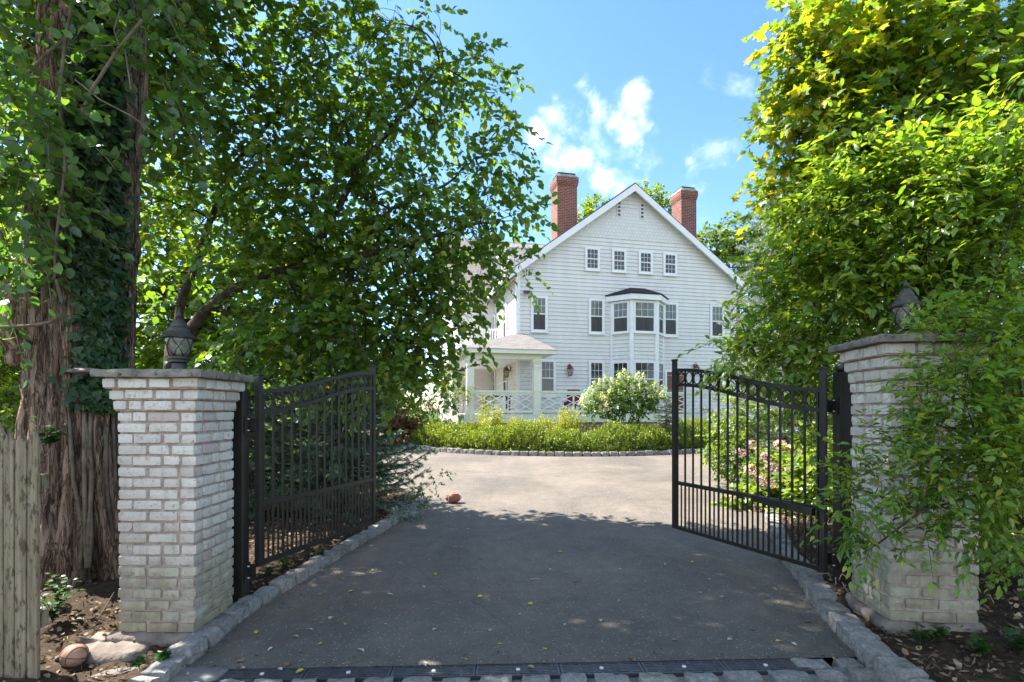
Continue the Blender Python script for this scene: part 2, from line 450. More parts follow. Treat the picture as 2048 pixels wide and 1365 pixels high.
    M['lf_far'] = G('far_leaf', [(0, (0.066, 0.114, 0.024)), (.5, (0.114, 0.174, 0.031)), (1, (0.192, 0.234, 0.042))], .46, (1.8, 1.8, .65))
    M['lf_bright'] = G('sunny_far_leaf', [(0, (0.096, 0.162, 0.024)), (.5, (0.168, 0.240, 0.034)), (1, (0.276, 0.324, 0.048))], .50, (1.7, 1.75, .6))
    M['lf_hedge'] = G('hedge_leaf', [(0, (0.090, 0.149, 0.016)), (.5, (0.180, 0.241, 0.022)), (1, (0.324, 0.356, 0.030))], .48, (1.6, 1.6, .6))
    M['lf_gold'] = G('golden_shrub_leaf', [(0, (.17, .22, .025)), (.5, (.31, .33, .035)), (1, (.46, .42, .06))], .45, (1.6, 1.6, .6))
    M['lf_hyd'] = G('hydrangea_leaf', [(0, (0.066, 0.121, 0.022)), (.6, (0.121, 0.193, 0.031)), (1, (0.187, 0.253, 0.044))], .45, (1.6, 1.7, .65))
    M['petal_cream'] = G('cream_petal', [(0, (.50, .58, .20)), (.6, (.68, .69, .36)), (1, (.78, .73, .58))], .35, (1.1, 1.1, 1.0), .03)
    M['petal_pink'] = G('pink_petal', [(0, (.50, .16, .22)), (.4, (.66, .36, .42)), (1, (.76, .62, .62))], .35, (1.1, 1.0, 1.0), .03)
    M['needle'] = G('spruce_needle', [(0, (0.053, 0.101, 0.061)), (.5, (0.097, 0.160, 0.103)), (1, (0.167, 0.237, 0.157))], .22, (1.4, 1.6, 1.1), .08)
    M['needle_blue'] = G('blue_spruce_needle', [(0, (0.196, 0.241, 0.207)), (.5, (0.310, 0.356, 0.310)), (1, (0.437, 0.460, 0.402))], .25, (1.3, 1.4, 1.1), .06)
    M['lf_red'] = G('reddish_leaf', [(0, (.10, .12, .03)), (.4, (.26, .16, .06)), (.75, (.38, .13, .10)), (1, (.44, .30, .12))], .4, (1.4, 1.2, .9))
    M['lf_weed'] = G('weed_leaf', [(0, (.03, .07, .018)), (1, (.075, .14, .03))], .35)
    M['fall_yellow'] = G('fallen_leaf_yellow', [(0, (.42, .36, .06)), (1, (.55, .46, .12))], .2, (1, 1, 1), .04)
    M['fall_pale'] = G('fallen_leaf_pale', [(0, (.45, .42, .33)), (1, (.55, .50, .42))], .15, (1, 1, 1), .04)
    M['fall_brown'] = G('fallen_leaf_brown', [(0, (.16, .10, .06)), (1, (.25, .16, .10))], .1, (1, 1, 1), .04)


make_materials()

# ------------------------------------------------------------------ leaves
def leaf_template(kind):
    if kind == 'ovate':      # folded along the midrib, drooping tip
        v = [(0, 0, 0), (-.30, .22, .06), (.30, .22, .06), (-.36, .58, .07), (.36, .58, .07), (0, 1.0, -.10), (0, .25, 0), (0, .62, -.01)]
        f = [(0, 6, 1), (0, 2, 6), (1, 6, 7, 3), (6, 2, 4, 7), (3, 7, 5), (7, 4, 5)]
    elif kind == 'round':
        v = [(0, .02, 0), (-.36, .16, .05), (.36, .16, .05), (-.44, .52, .06), (.44, .52, .06), (0, 1.0, -.08), (-.25, .86, 0), (.25, .86, 0), (0, .5, 0)]
        f = [(0, 8, 1), (0, 2, 8), (1, 8, 3), (8, 2, 4), (3, 8, 6), (8, 4, 7), (8, 5, 6), (8, 7, 5)]
    elif kind == 'lance':
        v = [(0, 0, 0), (-.215, .28, .05), (.215, .28, .05), (-.19, .62, .03), (.19, .62, .03), (0, 1.0, -.12), (0, .3, 0), (0, .65, -.03)]
        f = [(0, 6, 1), (0, 2, 6), (1, 6, 7, 3), (6, 2, 4, 7), (3, 7, 5), (7, 4, 5)]
    elif kind == 'maple':
        pts = [(0, 0), (-.22, .10), (-.50, .16), (-.36, .36), (-.52, .62), (-.20, .60), (0, 1.0), (.20, .60), (.52, .62), (.36, .36), (.50, .16), (.22, .10)]
        v = [(x, y, .05 * abs(x) - .10 * y * y) for x, y in pts] + [(0, .36, 0)]
        f = [(12, (i + 1) % 12, i) for i in range(12)]
    elif kind == 'rhomb':
        v = [(0, 0, 0), (.30, .45, .04), (0, 1, -.05), (-.30, .45, .04)]
        f = [(0, 1, 2), (0, 2, 3)]
    elif kind == 'blade':
        v = [(0, 0, 0), (.12, .4, .02), (0, 1, -.05), (-.12, .4, .02)]
        f = [(0, 1, 2), (0, 2, 3)]
    elif kind == 'needle':
        v = [(-.085, 0, 0), (.085, 0, 0), (0, 1, 0)]
        f = [(0, 1, 2)]
    elif kind == 'ivy':
        pts = [(0, .05), (-.38, .0), (-.50, .35), (-.26, .45), (0, 1.0), (.26, .45), (.50, .35), (.38, .0)]
        v = [(x, y, .04 * abs(x)) for x, y in pts]
        f = [(0, 7, 6, 5), (0, 5, 4, 3), (0, 3, 2, 1)]
    return np.array(v, float), f


def unit(a):
    return a / (np.linalg.norm(a, axis=-1, keepdims=True) + 1e-9)


def leaf_object(name, kind, P, D, N, size, mat, parent=None):
    t, f = leaf_template(kind)
    D = unit(D); X = unit(np.cross(D, N)); N = np.cross(X, D)
    size = np.broadcast_to(size, (len(P),))[:, None, None]
    m = len(P)
    curl = rng.uniform(.2, 2.4, (m, 1, 1)); wid = rng.uniform(.78, 1.12, (m, 1, 1)); roll = rng.normal(size=(m, 1, 1)) * .16
    tx = t[None, :, 0:1]; ty = t[None, :, 1:2]; tz = t[None, :, 2:3]
    zz = tz * curl + roll * tx * (ty - .3) * 1.6 + rng.normal(size=(m, 1, 1)) * .10 * ty * ty
    V = P[:, None, :] + size * (tx * wid * X[:, None, :] + ty * D[:, None, :] + zz * N[:, None, :])
    me = np_mesh(name, V.reshape(-1, 3), f, len(t), len(P))
    return link_mesh(name, me, mat, parent)


def ball(n, power=.42):
    v = unit(rng.normal(size=(n, 3)))
    return v * (rng.random((n, 1)) ** power)


def crown(blobs, lpt=10, twig=(.28, .55), droop=.25, up=.8, size=(.07, .11), out=.8, alt=.8, hang=.28):
    """blobs: (centre, (rx,ry,rz), n twigs). Returns leaf arrays and the twig lines."""
    P = []; D = []; N = []; lines = []
    for c, r, n in blobs:
        c = np.asarray(c, float); r = np.asarray(r, float) * np.ones(3)
        u = ball(n)
        o = c + u * r
        d = unit(unit(u / r) * out + rng.normal(size=(n, 3)) * .55 + np.array([0, 0, -.10]))
        L = rng.uniform(twig[0], twig[1], n)[:, None]
        sag = np.array([0, 0, -1.0]) * droop
        side = unit(np.cross(d, np.array([0, 0, 1.0])) + 1e-3)
        ln = np.stack([o + d * L * s + sag * L * s * s for s in (0, .35, .7, 1.0)], 1)
        lines.append(ln)
        for k in range(lpt):
            s = (k + .6) / lpt
            p = o + d * L * s + sag * L * s * s + rng.normal(size=(n, 3)) * .012
            sg = 1.0 if k % 2 else -1.0
            if k == lpt - 1: sg = 0
            ld = unit(d * (.45 + .5 * s) + side * sg * alt + rng.normal(size=(n, 3)) * .28 + np.array([0, 0, -hang]))
            nn = unit(np.array([0, 0, 1.0]) * up + rng.normal(size=(n, 3)) * .42 + d * .15)
            P.append(p); D.append(ld); N.append(nn)
    P = np.concatenate(P); D = np.concatenate(D); N = np.concatenate(N)
    sz = rng.uniform(size[0], size[1], len(P))
    return P, D, N, sz, np.concatenate(lines)


def limb_path(a, b, bend=.15, k=7, sag=0.0):
    a = np.asarray(a, float); b = np.asarray(b, float)
    L = np.linalg.norm(b - a)
    off = rng.normal(size=3) * bend * L; off2 = rng.normal(size=3) * bend * .6 * L
    pts = []
    for s in np.linspace(0, 1, k):
        w = math.sin(PI * s); w2 = math.sin(2 * PI * s)
        pts.append(a + (b - a) * s + off * w + off2 * w2 * .5 + np.array([0, 0, sag * L * w]))
    return np.array(pts)


def joined(name, meshes, mat, parent=None):
    """several meshes of one plant part as one mesh"""
    vs = []; counts = []; loops = []; off = 0
    for me in meshes:
        n = len(me.vertices); v = np.empty(n * 3, np.float32); me.vertices.foreach_get('co', v); vs.append(v)
        l = np.empty(len(me.loops), np.int32); me.loops.foreach_get('vertex_index', l); loops.append(l + off)
        c = np.empty(len(me.polygons), np.int32); me.polygons.foreach_get('loop_total', c); counts.append(c)
        off += n
        bpy.data.meshes.remove(me)
    v = np.concatenate(vs); l = np.concatenate(loops); c = np.concatenate(counts)
    me = bpy.data.meshes.new(name)
    me.vertices.add(len(v) // 3); me.vertices.foreach_set('co', v)
    me.loops.add(len(l)); me.loops.foreach_set('vertex_index', l)
    me.polygons.add(len(c)); me.polygons.foreach_set('loop_start', np.concatenate([[0], np.cumsum(c)[:-1]]).astype(np.int32)); me.polygons.foreach_set('loop_total', c)
    me.update(calc_edges=True)
    me.polygons.foreach_set('use_smooth', [True] * len(c))
    return link_mesh(name, me, mat, parent)


def branches(root_pts, blobs, lines, r0=.05, twig_r=.004, link=.5, mat='twig', name='branch', parent=None, extra=None):
    """limbs from the trunk to every blob, side branches to the twigs, the twigs themselves: one mesh"""
    root_pts = np.asarray(root_pts, float)
    big = []; bigr = []; mid = []; midr = []
    i = 0
    for c, r, n in blobs:
        c = np.asarray(c, float)
        j = np.argmin(np.linalg.norm(root_pts - c, axis=1) + .3 * np.maximum(0, root_pts[:, 2] - c[2]))
        pl = limb_path(root_pts[j], c, .10, 9)
        w = r0 * (0.55 + .45 * min(1, np.mean(np.asarray(r) * np.ones(3))))
        big.append(pl); bigr.append(np.linspace(w, w * .3, 9))
        ln = lines[i:i + n]; i += n
        m = int(n * link)
        for q in range(m):
            e = ln[q, 0]
            s = rng.integers(4, 9)
            mid.append(limb_path(pl[s], e, .10, 5)); midr.append(np.linspace(w * .28, twig_r, 5))
    ms = [tubes_mesh('a', big, bigr, 7)]
    if mid: ms.append(tubes_mesh('b', mid, midr, 4))
    ms.append(tubes_mesh('c', lines, np.tile(np.array([twig_r, twig_r * .8, twig_r * .6, twig_r * .3]), (len(lines), 1)), 3))
    if extra:
        for pts, rad in extra: ms.append(tubes_mesh('d', [pts], [rad], 8))
    return joined(name, ms, M[mat], parent)


def B(px, py, d, r, n, ry=None, rz=None):
    return (at(px, py, d), (r, ry or r, rz or r), n)


# ------------------------------------------------------------------ the setting: ground, driveway, kerbs
XL = [(-6, -2.05), (3.13, -1.98), (4.05, -2.0), (5, -1.85), (7.1, -1.5), (8.4, -1.38), (9.0, -1.6), (10, -2.6), (12, -4.2), (15, -6), (20, -8.5), (32, -13)]
XR = [(-6, 2.1), (3.1, 2.16), (3.6, 2.27), (4.1, 2.40), (4.83, 2.63), (5.3, 2.75), (6.5, 3.2), (8, 3.9), (10, 4.6), (13, 5.6), (16, 7.2), (20, 10), (32, 15)]
xl = lambda y: float(np.interp(y, *zip(*XL)))
xr = lambda y: float(np.interp(y, *zip(*XR)))


def build_ground():
    xs = np.concatenate([-np.geomspace(400, 7.2, 26), np.arange(-7, 7.01, .085), np.geomspace(7.2, 400, 26)])
    ys = np.concatenate([-np.geomspace(300, 1.2, 14), np.arange(-1, 12.6, .085), np.geomspace(12.8, 600, 40)])
    X, Y = np.meshgrid(xs, ys)
    L = np.interp(Y, *zip(*XL)); R = np.interp(Y, *zip(*XR))
    base = .02 * np.clip(np.clip(Y, None, 40) - 4, 0, None)
    dist = np.maximum(L - X, X - R)                 # >0 outside the drive
    k = np.clip((dist - .02) / .10, 0, 1)
    Z = base - .06 + k * .115
    rough = (rng.normal(size=X.shape) * .012 + .03 * np.sin(X * 3.1 + 1.3 * np.sin(Y * 2.3)) * np.sin(Y * 2.7 + X)) * (np.abs(X) < 8) * (Y < 13)
    Z = Z - .075 * k * (X < 0) * np.clip((3.75 - Y) / .4, 0, 1)
    Z = Z + rough * k + .05 * np.clip(X - 2.2, 0, 1) * (Y < 12) * k
    ny, nx = X.shape
    V = np.stack([X, Y, Z], -1).reshape(-1, 3)
    i = (np.arange(ny - 1)[:, None] * nx + np.arange(nx - 1)[None, :]).ravel()
    Fq = np.stack([i, i + 1, i + nx + 1, i + nx], 1)
    me = bpy.data.meshes.new('ground')
    me.vertices.add(len(V)); me.vertices.foreach_set('co', V.astype(np.float32).ravel())
    me.loops.add(Fq.size); me.loops.foreach_set('vertex_index', Fq.astype(np.int32).ravel())
    me.polygons.add(len(Fq)); me.polygons.foreach_set('loop_start', (np.arange(len(Fq)) * 4).astype(np.int32)); me.polygons.foreach_set('loop_total', np.full(len(Fq), 4, np.int32))
    me.update(calc_edges=True)
    me.polygons.foreach_set('use_smooth', [True] * len(Fq))
    tag(link_mesh('ground', me, M['soil']), kind='structure')


def build_drive():
    mb = MB(); ys = [3.205, 3.6, 4.0, 4.5, 5, 5.6, 6.3, 7.1, 7.7, 8.4, 9, 10, 11, 12, 13.5, 15, 17, 20, 26, 32]
    v = []; f = []
    for y in ys:
        y0 = y
        for k in range(13):
            x = xl(y) + (xr(y) - xl(y)) * k / 12
            yy = y0 + (.04 * x if y == 3.205 else 0)
            v.append((x, yy, gz(y)))
    for i in range(len(ys) - 1):
        for k in range(12):
            a = i * 13 + k
            f.append((a, a + 1, a + 14, a + 13))
    mb.add(v, f)
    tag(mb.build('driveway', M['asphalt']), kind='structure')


def rough_block(L, W, H, seed, n=(4, 3, 3), amp=.012, round_=.22):
    """a hewn stone: a subdivided box, corners rounded, faces roughened"""
    nx, ny, nz = n
    idx = {}; v = []; f = []

    def vid(i, j, k):
        if (i, j, k) in idx: return idx[(i, j, k)]
        p = Vector((i / nx * 2 - 1, j / ny * 2 - 1, k / nz * 2 - 1))
        q = Vector(p)
        e = [abs(c) ** 5 for c in p]
        s = sum(e)
        if s > 1: q *= 1 - round_ * (1 - 1 / s ** .5) * .55
        w = Vector((q.x * L / 2, q.y * W / 2, q.z * H / 2))
        w += mnoise.noise_vector(w * 14 + Vector((seed * 3.7, seed * 1.3, seed))) * amp
        idx[(i, j, k)] = len(v); v.append(w)
        return idx[(i, j, k)]
    for i in range(nx):
        for j in range(ny):
            f.append((vid(i, j, 0), vid(i, j + 1, 0), vid(i + 1, j + 1, 0), vid(i + 1, j, 0)))
            f.append((vid(i, j, nz), vid(i + 1, j, nz), vid(i + 1, j + 1, nz), vid(i, j + 1, nz)))
    for i in range(nx):
        for k in range(nz):
            f.append((vid(i, 0, k), vid(i + 1, 0, k), vid(i + 1, 0, k + 1), vid(i, 0, k + 1)))
            f.append((vid(i, ny, k), vid(i, ny, k + 1), vid(i + 1, ny, k + 1), vid(i + 1, ny, k)))
    for j in range(ny):
        for k in range(nz):
            f.append((vid(0, j, k), vid(0, j, k + 1), vid(0, j + 1, k + 1), vid(0, j + 1, k)))
            f.append((vid(nx, j, k), vid(nx, j + 1, k), vid(nx, j + 1, k + 1), vid(nx, j, k + 1)))
    return v, f  # sunward edge of the crown takes the painted sun glow


def kerb(path, length=.215, w=.14, top=.12, seed=0, hgt=.24):
    """a run of granite blocks along a path of (x, y)"""
    path = np.array(path, float)
    seg = np.linalg.norm(np.diff(path, axis=0), axis=1); cum = np.concatenate([[0], np.cumsum(seg)])
    mb = MB(); s = 0.0; k = 0; r = random.Random(seed)
    while s < cum[-1] - .1:
        L = length * r.uniform(.82, 1.15)
        m = min(s + L / 2, cum[-1])
        p = np.array([np.interp(m, cum, path[:, 0]), np.interp(m, cum, path[:, 1])])
        q = np.array([np.interp(min(m + .05, cum[-1]), cum, path[:, 0]), np.interp(min(m + .05, cum[-1]), cum, path[:, 1])])
        q0 = np.array([np.interp(m - .05, cum, path[:, 0]), np.interp(m - .05, cum, path[:, 1])])
        a = math.atan2(*(q - q0)[::-1]) + r.uniform(-.05, .05)
        v, f = rough_block(L - .024, w * r.uniform(.9, 1.12), hgt, k + seed * 50, (5, 4, 4), amp=.017, round_=.34)
        z = gz(p[1]) + top - hgt / 2 + r.uniform(-.014, .014); tl = r.uniform(-.05, .05)
        vv = [(p[0] + x.x * math.cos(a) - x.y * math.sin(a), p[1] + x.x * math.sin(a) + x.y * math.cos(a), z + x.z + tl * x.x) for x in v]
        mb.add(vv, f)
        s += L; k += 1
    return mb


build_ground()
build_drive()
kl = [(xl(y) - .05, y) for y in np.linspace(2.55, 8.5, 40)] + [(xl(y) - .07, y + .05) for y in (8.9, 9.5, 10.2)]
tag(kerb(kl, seed=1, top=.085).build('kerb', M['granite']), kind='structure')
kr = [(xr(y) + .05, y) for y in np.linspace(2.6, 9.5, 44)]
tag(kerb(kr, seed=2, top=.10, w=.17, length=.235).build('kerb', M['granite']), kind='structure')

# the planting bed in front of the house
BC = (1.9, 19.0); BA, BBY = 5.6, 3.95


def bed_pt(a, k=1.0):
    return (BC[0] + BA * k * math.cos(a), BC[1] + BBY * k * math.sin(a))


mb = MB(); v = []; f = []
NA = 48
for k in (1.0, .85, .5, 0.02):
    for i in range(NA):
        x, y = bed_pt(2 * PI * i / NA, k); v.append((x, y, gz(y) + (.05 if k == 1 else .12)))
for r_ in range(3):
    for i in range(NA):
        j = (i + 1) % NA
        f.append((r_ * NA + i, r_ * NA + j, (r_ + 1) * NA + j, (r_ + 1) * NA + i))
mb.add(v, f)
tag(mb.build('planting_bed', M['soil'], smooth=True), kind='structure')
arc = [bed_pt(a, 1.01) for a in np.linspace(-PI * 1.02, .04, 70)]
tag(kerb(arc, length=.26, w=.16, top=.13, seed=3).build('kerb', M['granite']), kind='structure')

# cobbled apron with its mortar
mb = MB(); mb.box(-2.5, 2.5, -2.0, 3.21, -.2, -.022)
tag(mb.build('apron_mortar', M['paving_mortar']), kind='structure')
mb = MB(); r = random.Random(5); k = 0
for row in range(5):
    y = 3.02 - row * .155
    x = -1.95 + r.uniform(-.1, .05) - (row % 2) * .1
    while x < 2.1:
        L = r.uniform(.19, .29)
        v, f = rough_block(L - .045, .105, .1, 900 + k, (5, 3, 2), .013, .5)
        mb.add([(x + L / 2 + p.x, y + .035 * (x + L / 2) + p.y + r.uniform(-.004, .004), -.045 + p.z) for p in v], f)
        x += L; k += 1
# short row beside the drain's right end
for x, L in ((1.83, .27), (2.06, .18)):
    v, f = rough_block(L - .04, .11, .1, 950 + k, (5, 3, 2), .012, .5); k += 1
    mb.add([(x + p.x, 3.155 + .035 * x + p.y, -.045 + p.z) for p in v], f)
tag(mb.build('cobble_paving', M['granite'], smooth=False), kind='structure')
# flat mortar slab at the drain's left end
mb = MB(); v, f = rough_block(.34, .17, .06, 33, (6, 4, 2), .008, .3)
mb.add([(-1.86 + p.x, 3.09 + p.y, -.025 + p.z) for p in v], f)
tag(mb.build('mortar_patch', M['paving_mortar'], smooth=True), kind='structure')

# trench drain: channel and seven grates
dr = thing('trench_drain', (-1.72, 3.082, 0), 'long dark trench drain channel across the driveway mouth under the grates', 'drain', math.atan(.035))
mb = MB()
mb.box(0, 3.52, -.085, -.073, -.08, -.004); mb.box(0, 3.52, .073, .085, -.08, -.004); mb.box(0, 3.52, -.073, .073, -.09, -.075)
mb.build('channel', M['channel'], dr)


def make_grate():
    g = thing('drain_grate', (0, 0, 0), 'slotted dark metal grate lying in the trench drain across the driveway mouth', 'drain grate', 0, 'grates in the trench drain')
    L, W, T = .497, .142, .02
    mb = MB()
    mb.box(0, L, -W / 2, -W / 2 + .014, -T, 0); mb.box(0, L, W / 2 - .014, W / 2, -T, 0)
    mb.box(0, .014, -W / 2 + .014, W / 2 - .014, -T, -.0005); mb.box(L - .014, L, -W / 2 + .014, W / 2 - .014, -T, -.0005)
    n = 5; gap = (W - .028) / (n + 1)
    ys = [-W / 2 + .014 + gap * (i + 1) for i in range(n)]
    for y in ys: mb.box(.014, L - .014, y - .0055, y + .0055, -T, -.001)
    for i in range(n + 1):
        ya = -W / 2 + .014 + gap * i + (.0055 if i else 0); yb = -W / 2 + .014 + gap * (i + 1) - (.0055 if i < n else 0)
        for q in range(1, 6):
            x = L * (q / 6 + (.083 if i % 2 else 0))
            if x < L - .03: mb.box(x - .007, x + .007, ya, yb, -T, -.002)
    mb.build('grate_frame', M['grate'], g)
    b = MB(); b.lathe([(.013, -.004), (.013, .003), (.008, .005), (.001, .005)], (L / 2, 0, 0), 12)
    b.build('bolt', M['lamp_white'], g)
    return g


g0 = make_grate()
for i in range(7):
    g = g0 if i == 0 else copy_tree(g0)
    a = math.atan(.035)
    g.location = (-1.72 + (i * .503) * math.cos(a), 3.082 + (i * .503) * math.sin(a), -.004)
    g.rotation_euler = (0, 0, a)


# ------------------------------------------------------------------ brick gate pillars
def brick_pillar(name, loc, rz, label, W, D, courses, ch, cap_over, seed):
    """origin: front near corner on the drive side at ground; x runs across the front"""
    root = thing(name, loc, label, 'gate pillar', rz)
    r = random.Random(seed)
    mb = MB(); core = MB(); k = 0
    for c in range(courses):
        grow = {0: .058, 1: .032, 2: .018}.get(courses - 1 - c, 0)
        x0, x1, y0, y1 = -grow, W + grow, -grow, D + grow
        z = c * ch + ch / 2
        h = ch - .015
        core.box(x0 + .015, x1 - .015, y0 + .015, y1 - .015, c * ch + .0002 * (c % 2), (c + 1) * ch)
        ib = .098
        long_front = c % 2 == 0
        runs = [('x', x0 if long_front else x0 + ib, x1 if long_front else x1 - ib, y0 + ib / 2, ),
                ('x', x0 if long_front else x0 + ib, x1 if long_front else x1 - ib, y1 - ib / 2),
                ('y', y0 + ib if long_front else y0, y1 - ib if long_front else y1, x0 + ib / 2),
                ('y', y0 + ib if long_front else y0, y1 - ib if long_front else y1, x1 - ib / 2)]
        for ax, a, b, o in runs:
            p = a
            first = True
            while p < b - .02:
                L = r.choice([.205, .205, .205, .1, .15]) if not first else r.choice([.205, .1, .205])
                first = False
                if b - p - L < .06: L = b - p
                v, f = rough_block(max(.03, L - .016), ib, h, seed * 100 + k, (4, 2, 2), .0048, .30)
                jo = r.uniform(-.004, .004); jz = r.uniform(-.003, .003); tw = r.uniform(-.012, .012)
                if ax == 'x': vv = [(p + L / 2 + q.x, o + q.y + jo + tw * q.x, z + q.z + jz) for q in v]
                else: vv = [(o + q.y + jo + tw * q.x, p + L / 2 + q.x, z + q.z + jz) for q in v]
                mb.add(vv, f); p += L; k += 1
    mb.build('brick_shaft', M['brick'], root)
    core.build('mortar_core', M['mortar'], root)
    H = courses * ch
    v, f = rough_block(W + 2 * cap_over, D + 2 * cap_over, .05, seed + 7, (22, 20, 3), .006, .06)
    cp = MB(); cp.add([(W / 2 + q.x, D / 2 + q.y, H + .026 + q.z) for q in v], f)
    cp.build('capstone', M['stone'], root)
    return root, H


PL, HL = brick_pillar('gate_pillar', (-2.615, 3.47, .075), 0, 'whitewashed brick gate pillar standing bare beside the weathered picket fence', .52, .50, 23, .0733, .10, 1)
v, f = rough_block(.66, .62, .11, 71, (12, 12, 4), .022, .35)
mb = MB(); mb.add([(.26 + q.x * (1.0 - .25 * (q.z > .03)), .27 + q.y * (1.0 - .25 * (q.z > .03)), -.035 + q.z) for q in v], f)
v, f = rough_block(.5, .34, .10, 72, (10, 8, 3), .022, .4)
mb.add([(.02 + q.x, -.06 + q.y, -.09 + q.z) for q in v], f)
mb.build('footing', M['footing'], PL, smooth=True)
RZ = math.radians(-7)
PR, HR = brick_pillar('gate_pillar', (2.51, 3.5, .14), RZ, 'whitewashed brick gate pillar half hidden by leafy shrub branches', .56, .50, 23, .0805, .11, 2)
v, f = rough_block(.64, .58, .10, 75, (12, 12, 3), .02, .35)
mb = MB(); mb.add([(.28 + q.x, .25 + q.y, -.045 + q.z) for q in v], f)
mb.build('footing', M['footing'], PR, smooth=True)


# lanterns on the caps
def lantern(loc, label, s=1.0):
    L = thing('pillar_lantern', loc, label, 'lantern')
    P = lambda a: [(r * s, z * s) for r, z in a]
    mb = MB(); mb.lathe(P([(.075, 0), (.075, .02), (.045, .03), (.040, .065), (.058, .075), (.058, .09), (.066, .098), (.066, .112), (.05, .116)]), n=28)
    mb.build('base', M['bronze'], L, smooth=False)
    mb = MB(); mb.lathe(P([(.055, .116), (.072, .16), (.084, .21), (.087, .235), (.084, .245)]), n=24)
    mb.build('glass_barrel', M['glass'], L, smooth=True)
    cg = MB()
    prof = [(.056, .114), (.074, .16), (.086, .21), (.089, .245)]
    for i in range(6):
        for sg in (-1, 1):
            pts = []
            for q in range(9):
                u = q / 8; z = .114 + u * .131; rr = np.interp(z, [p[1] for p in prof], [p[0] for p in prof])
                a = 2 * PI * i / 6 + sg * (u - .5) * PI / 3
                pts.append((rr * s * math.cos(a), rr * s * math.sin(a), z * s))
            cg.tube(pts, .0035 * s, 5)
    cg.build('cage', M['bronze'], L, smooth=True)
    mb = MB(); mb.lathe(P([(.088, .240), (.108, .244), (.110, .252), (.092, .268), (.070, .292), (.064, .316), (.054, .322), (.048, .345), (.034, .372), (.016, .385), (.010, .392)]), n=28)
    mb.build('hood', M['bronze'], L)
    mb = MB(); mb.lathe(P([(.010, .390), (.017, .400), (.019, .41), (.012, .42), (.008, .432), (.003, .450)]), n=16)
    mb.build('finial', M['bronze'], L, smooth=True)
    mb = MB(); mb.lathe(P([(.014, .11), (.014, .20), (.004, .212)]), n=12)
    mb.build('candle_sleeve', M['porch_trim'], L, smooth=True)
    return L


lantern((-2.36, 3.72, .075 + HL + .051), 'dark lantern with crossed cage bars on the bare brick pillar beside the fence')
cx = 2.51 + .28 * math.cos(RZ) - .25 * math.sin(RZ); cy = 3.5 + .28 * math.sin(RZ) + .25 * math.cos(RZ)
lantern((cx - .03, cy, .14 + HR + .051), 'dark lantern half buried in green leaves on the overgrown brick pillar', .95)

# control box fixed behind the right pillar
cb = thing('control_box', (3.13, 3.72, .55), 'small black metal box sticking out beside the overgrown brick pillar', 'control box')
mb = MB(); mb.box(-.06, .06, -.06, .06, 0, .26); mb.build('box_body', M['black'], cb, bevel=.006)
mb = MB(); mb.box(-.068, .068, -.07, .068, .26, .275); mb.build('lid', M['black'], cb, bevel=.003)
mb = MB(); mb.box(-.03, .03, -.03, .03, -.5, 0); mb.build('post', M['black'], cb)


# ------------------------------------------------------------------ gates and their posts
def gate_post(loc, rz, h, label, hinge_dir):
    P = thing('gate_post', loc, label, 'gate post', rz)
    mb = MB(); mb.box(-.052, .052, -.052, .052, -.15, h); mb.build('post_tube', M['black'], P, bevel=.005)
    mb = MB(); mb.lathe([(.012, h), (.045, h + .005), (.056, h + .03), (.05, h + .06), (.03, h + .082), (.004, h + .09)], n=20)
    mb.build('ball_cap', M['black'], P, smooth=True)
    for z in (.22, h - .28):
        hb = MB(); hx = hinge_dir * .052
        hb.box(min(hx, hx + hinge_dir * .012), max(hx, hx + hinge_dir * .012), -.03, .05, z - .07, z + .07)
        hb.box(min(hx, hx + hinge_dir * .05), max(hx, hx + hinge_dir * .05), .05, .062, z - .05, z + .05)
        hg = hb.build('hinge', M['black'], P)
        for dz in (-.045, .045):
            bt = MB(); bt.lathe([(.009, 0), (.009, .006), (.001, .008)], (hx + hinge_dir * .02, .0, z + dz), 10)
            bt.build('bolt', M['lamp_white'], hg)
    return P


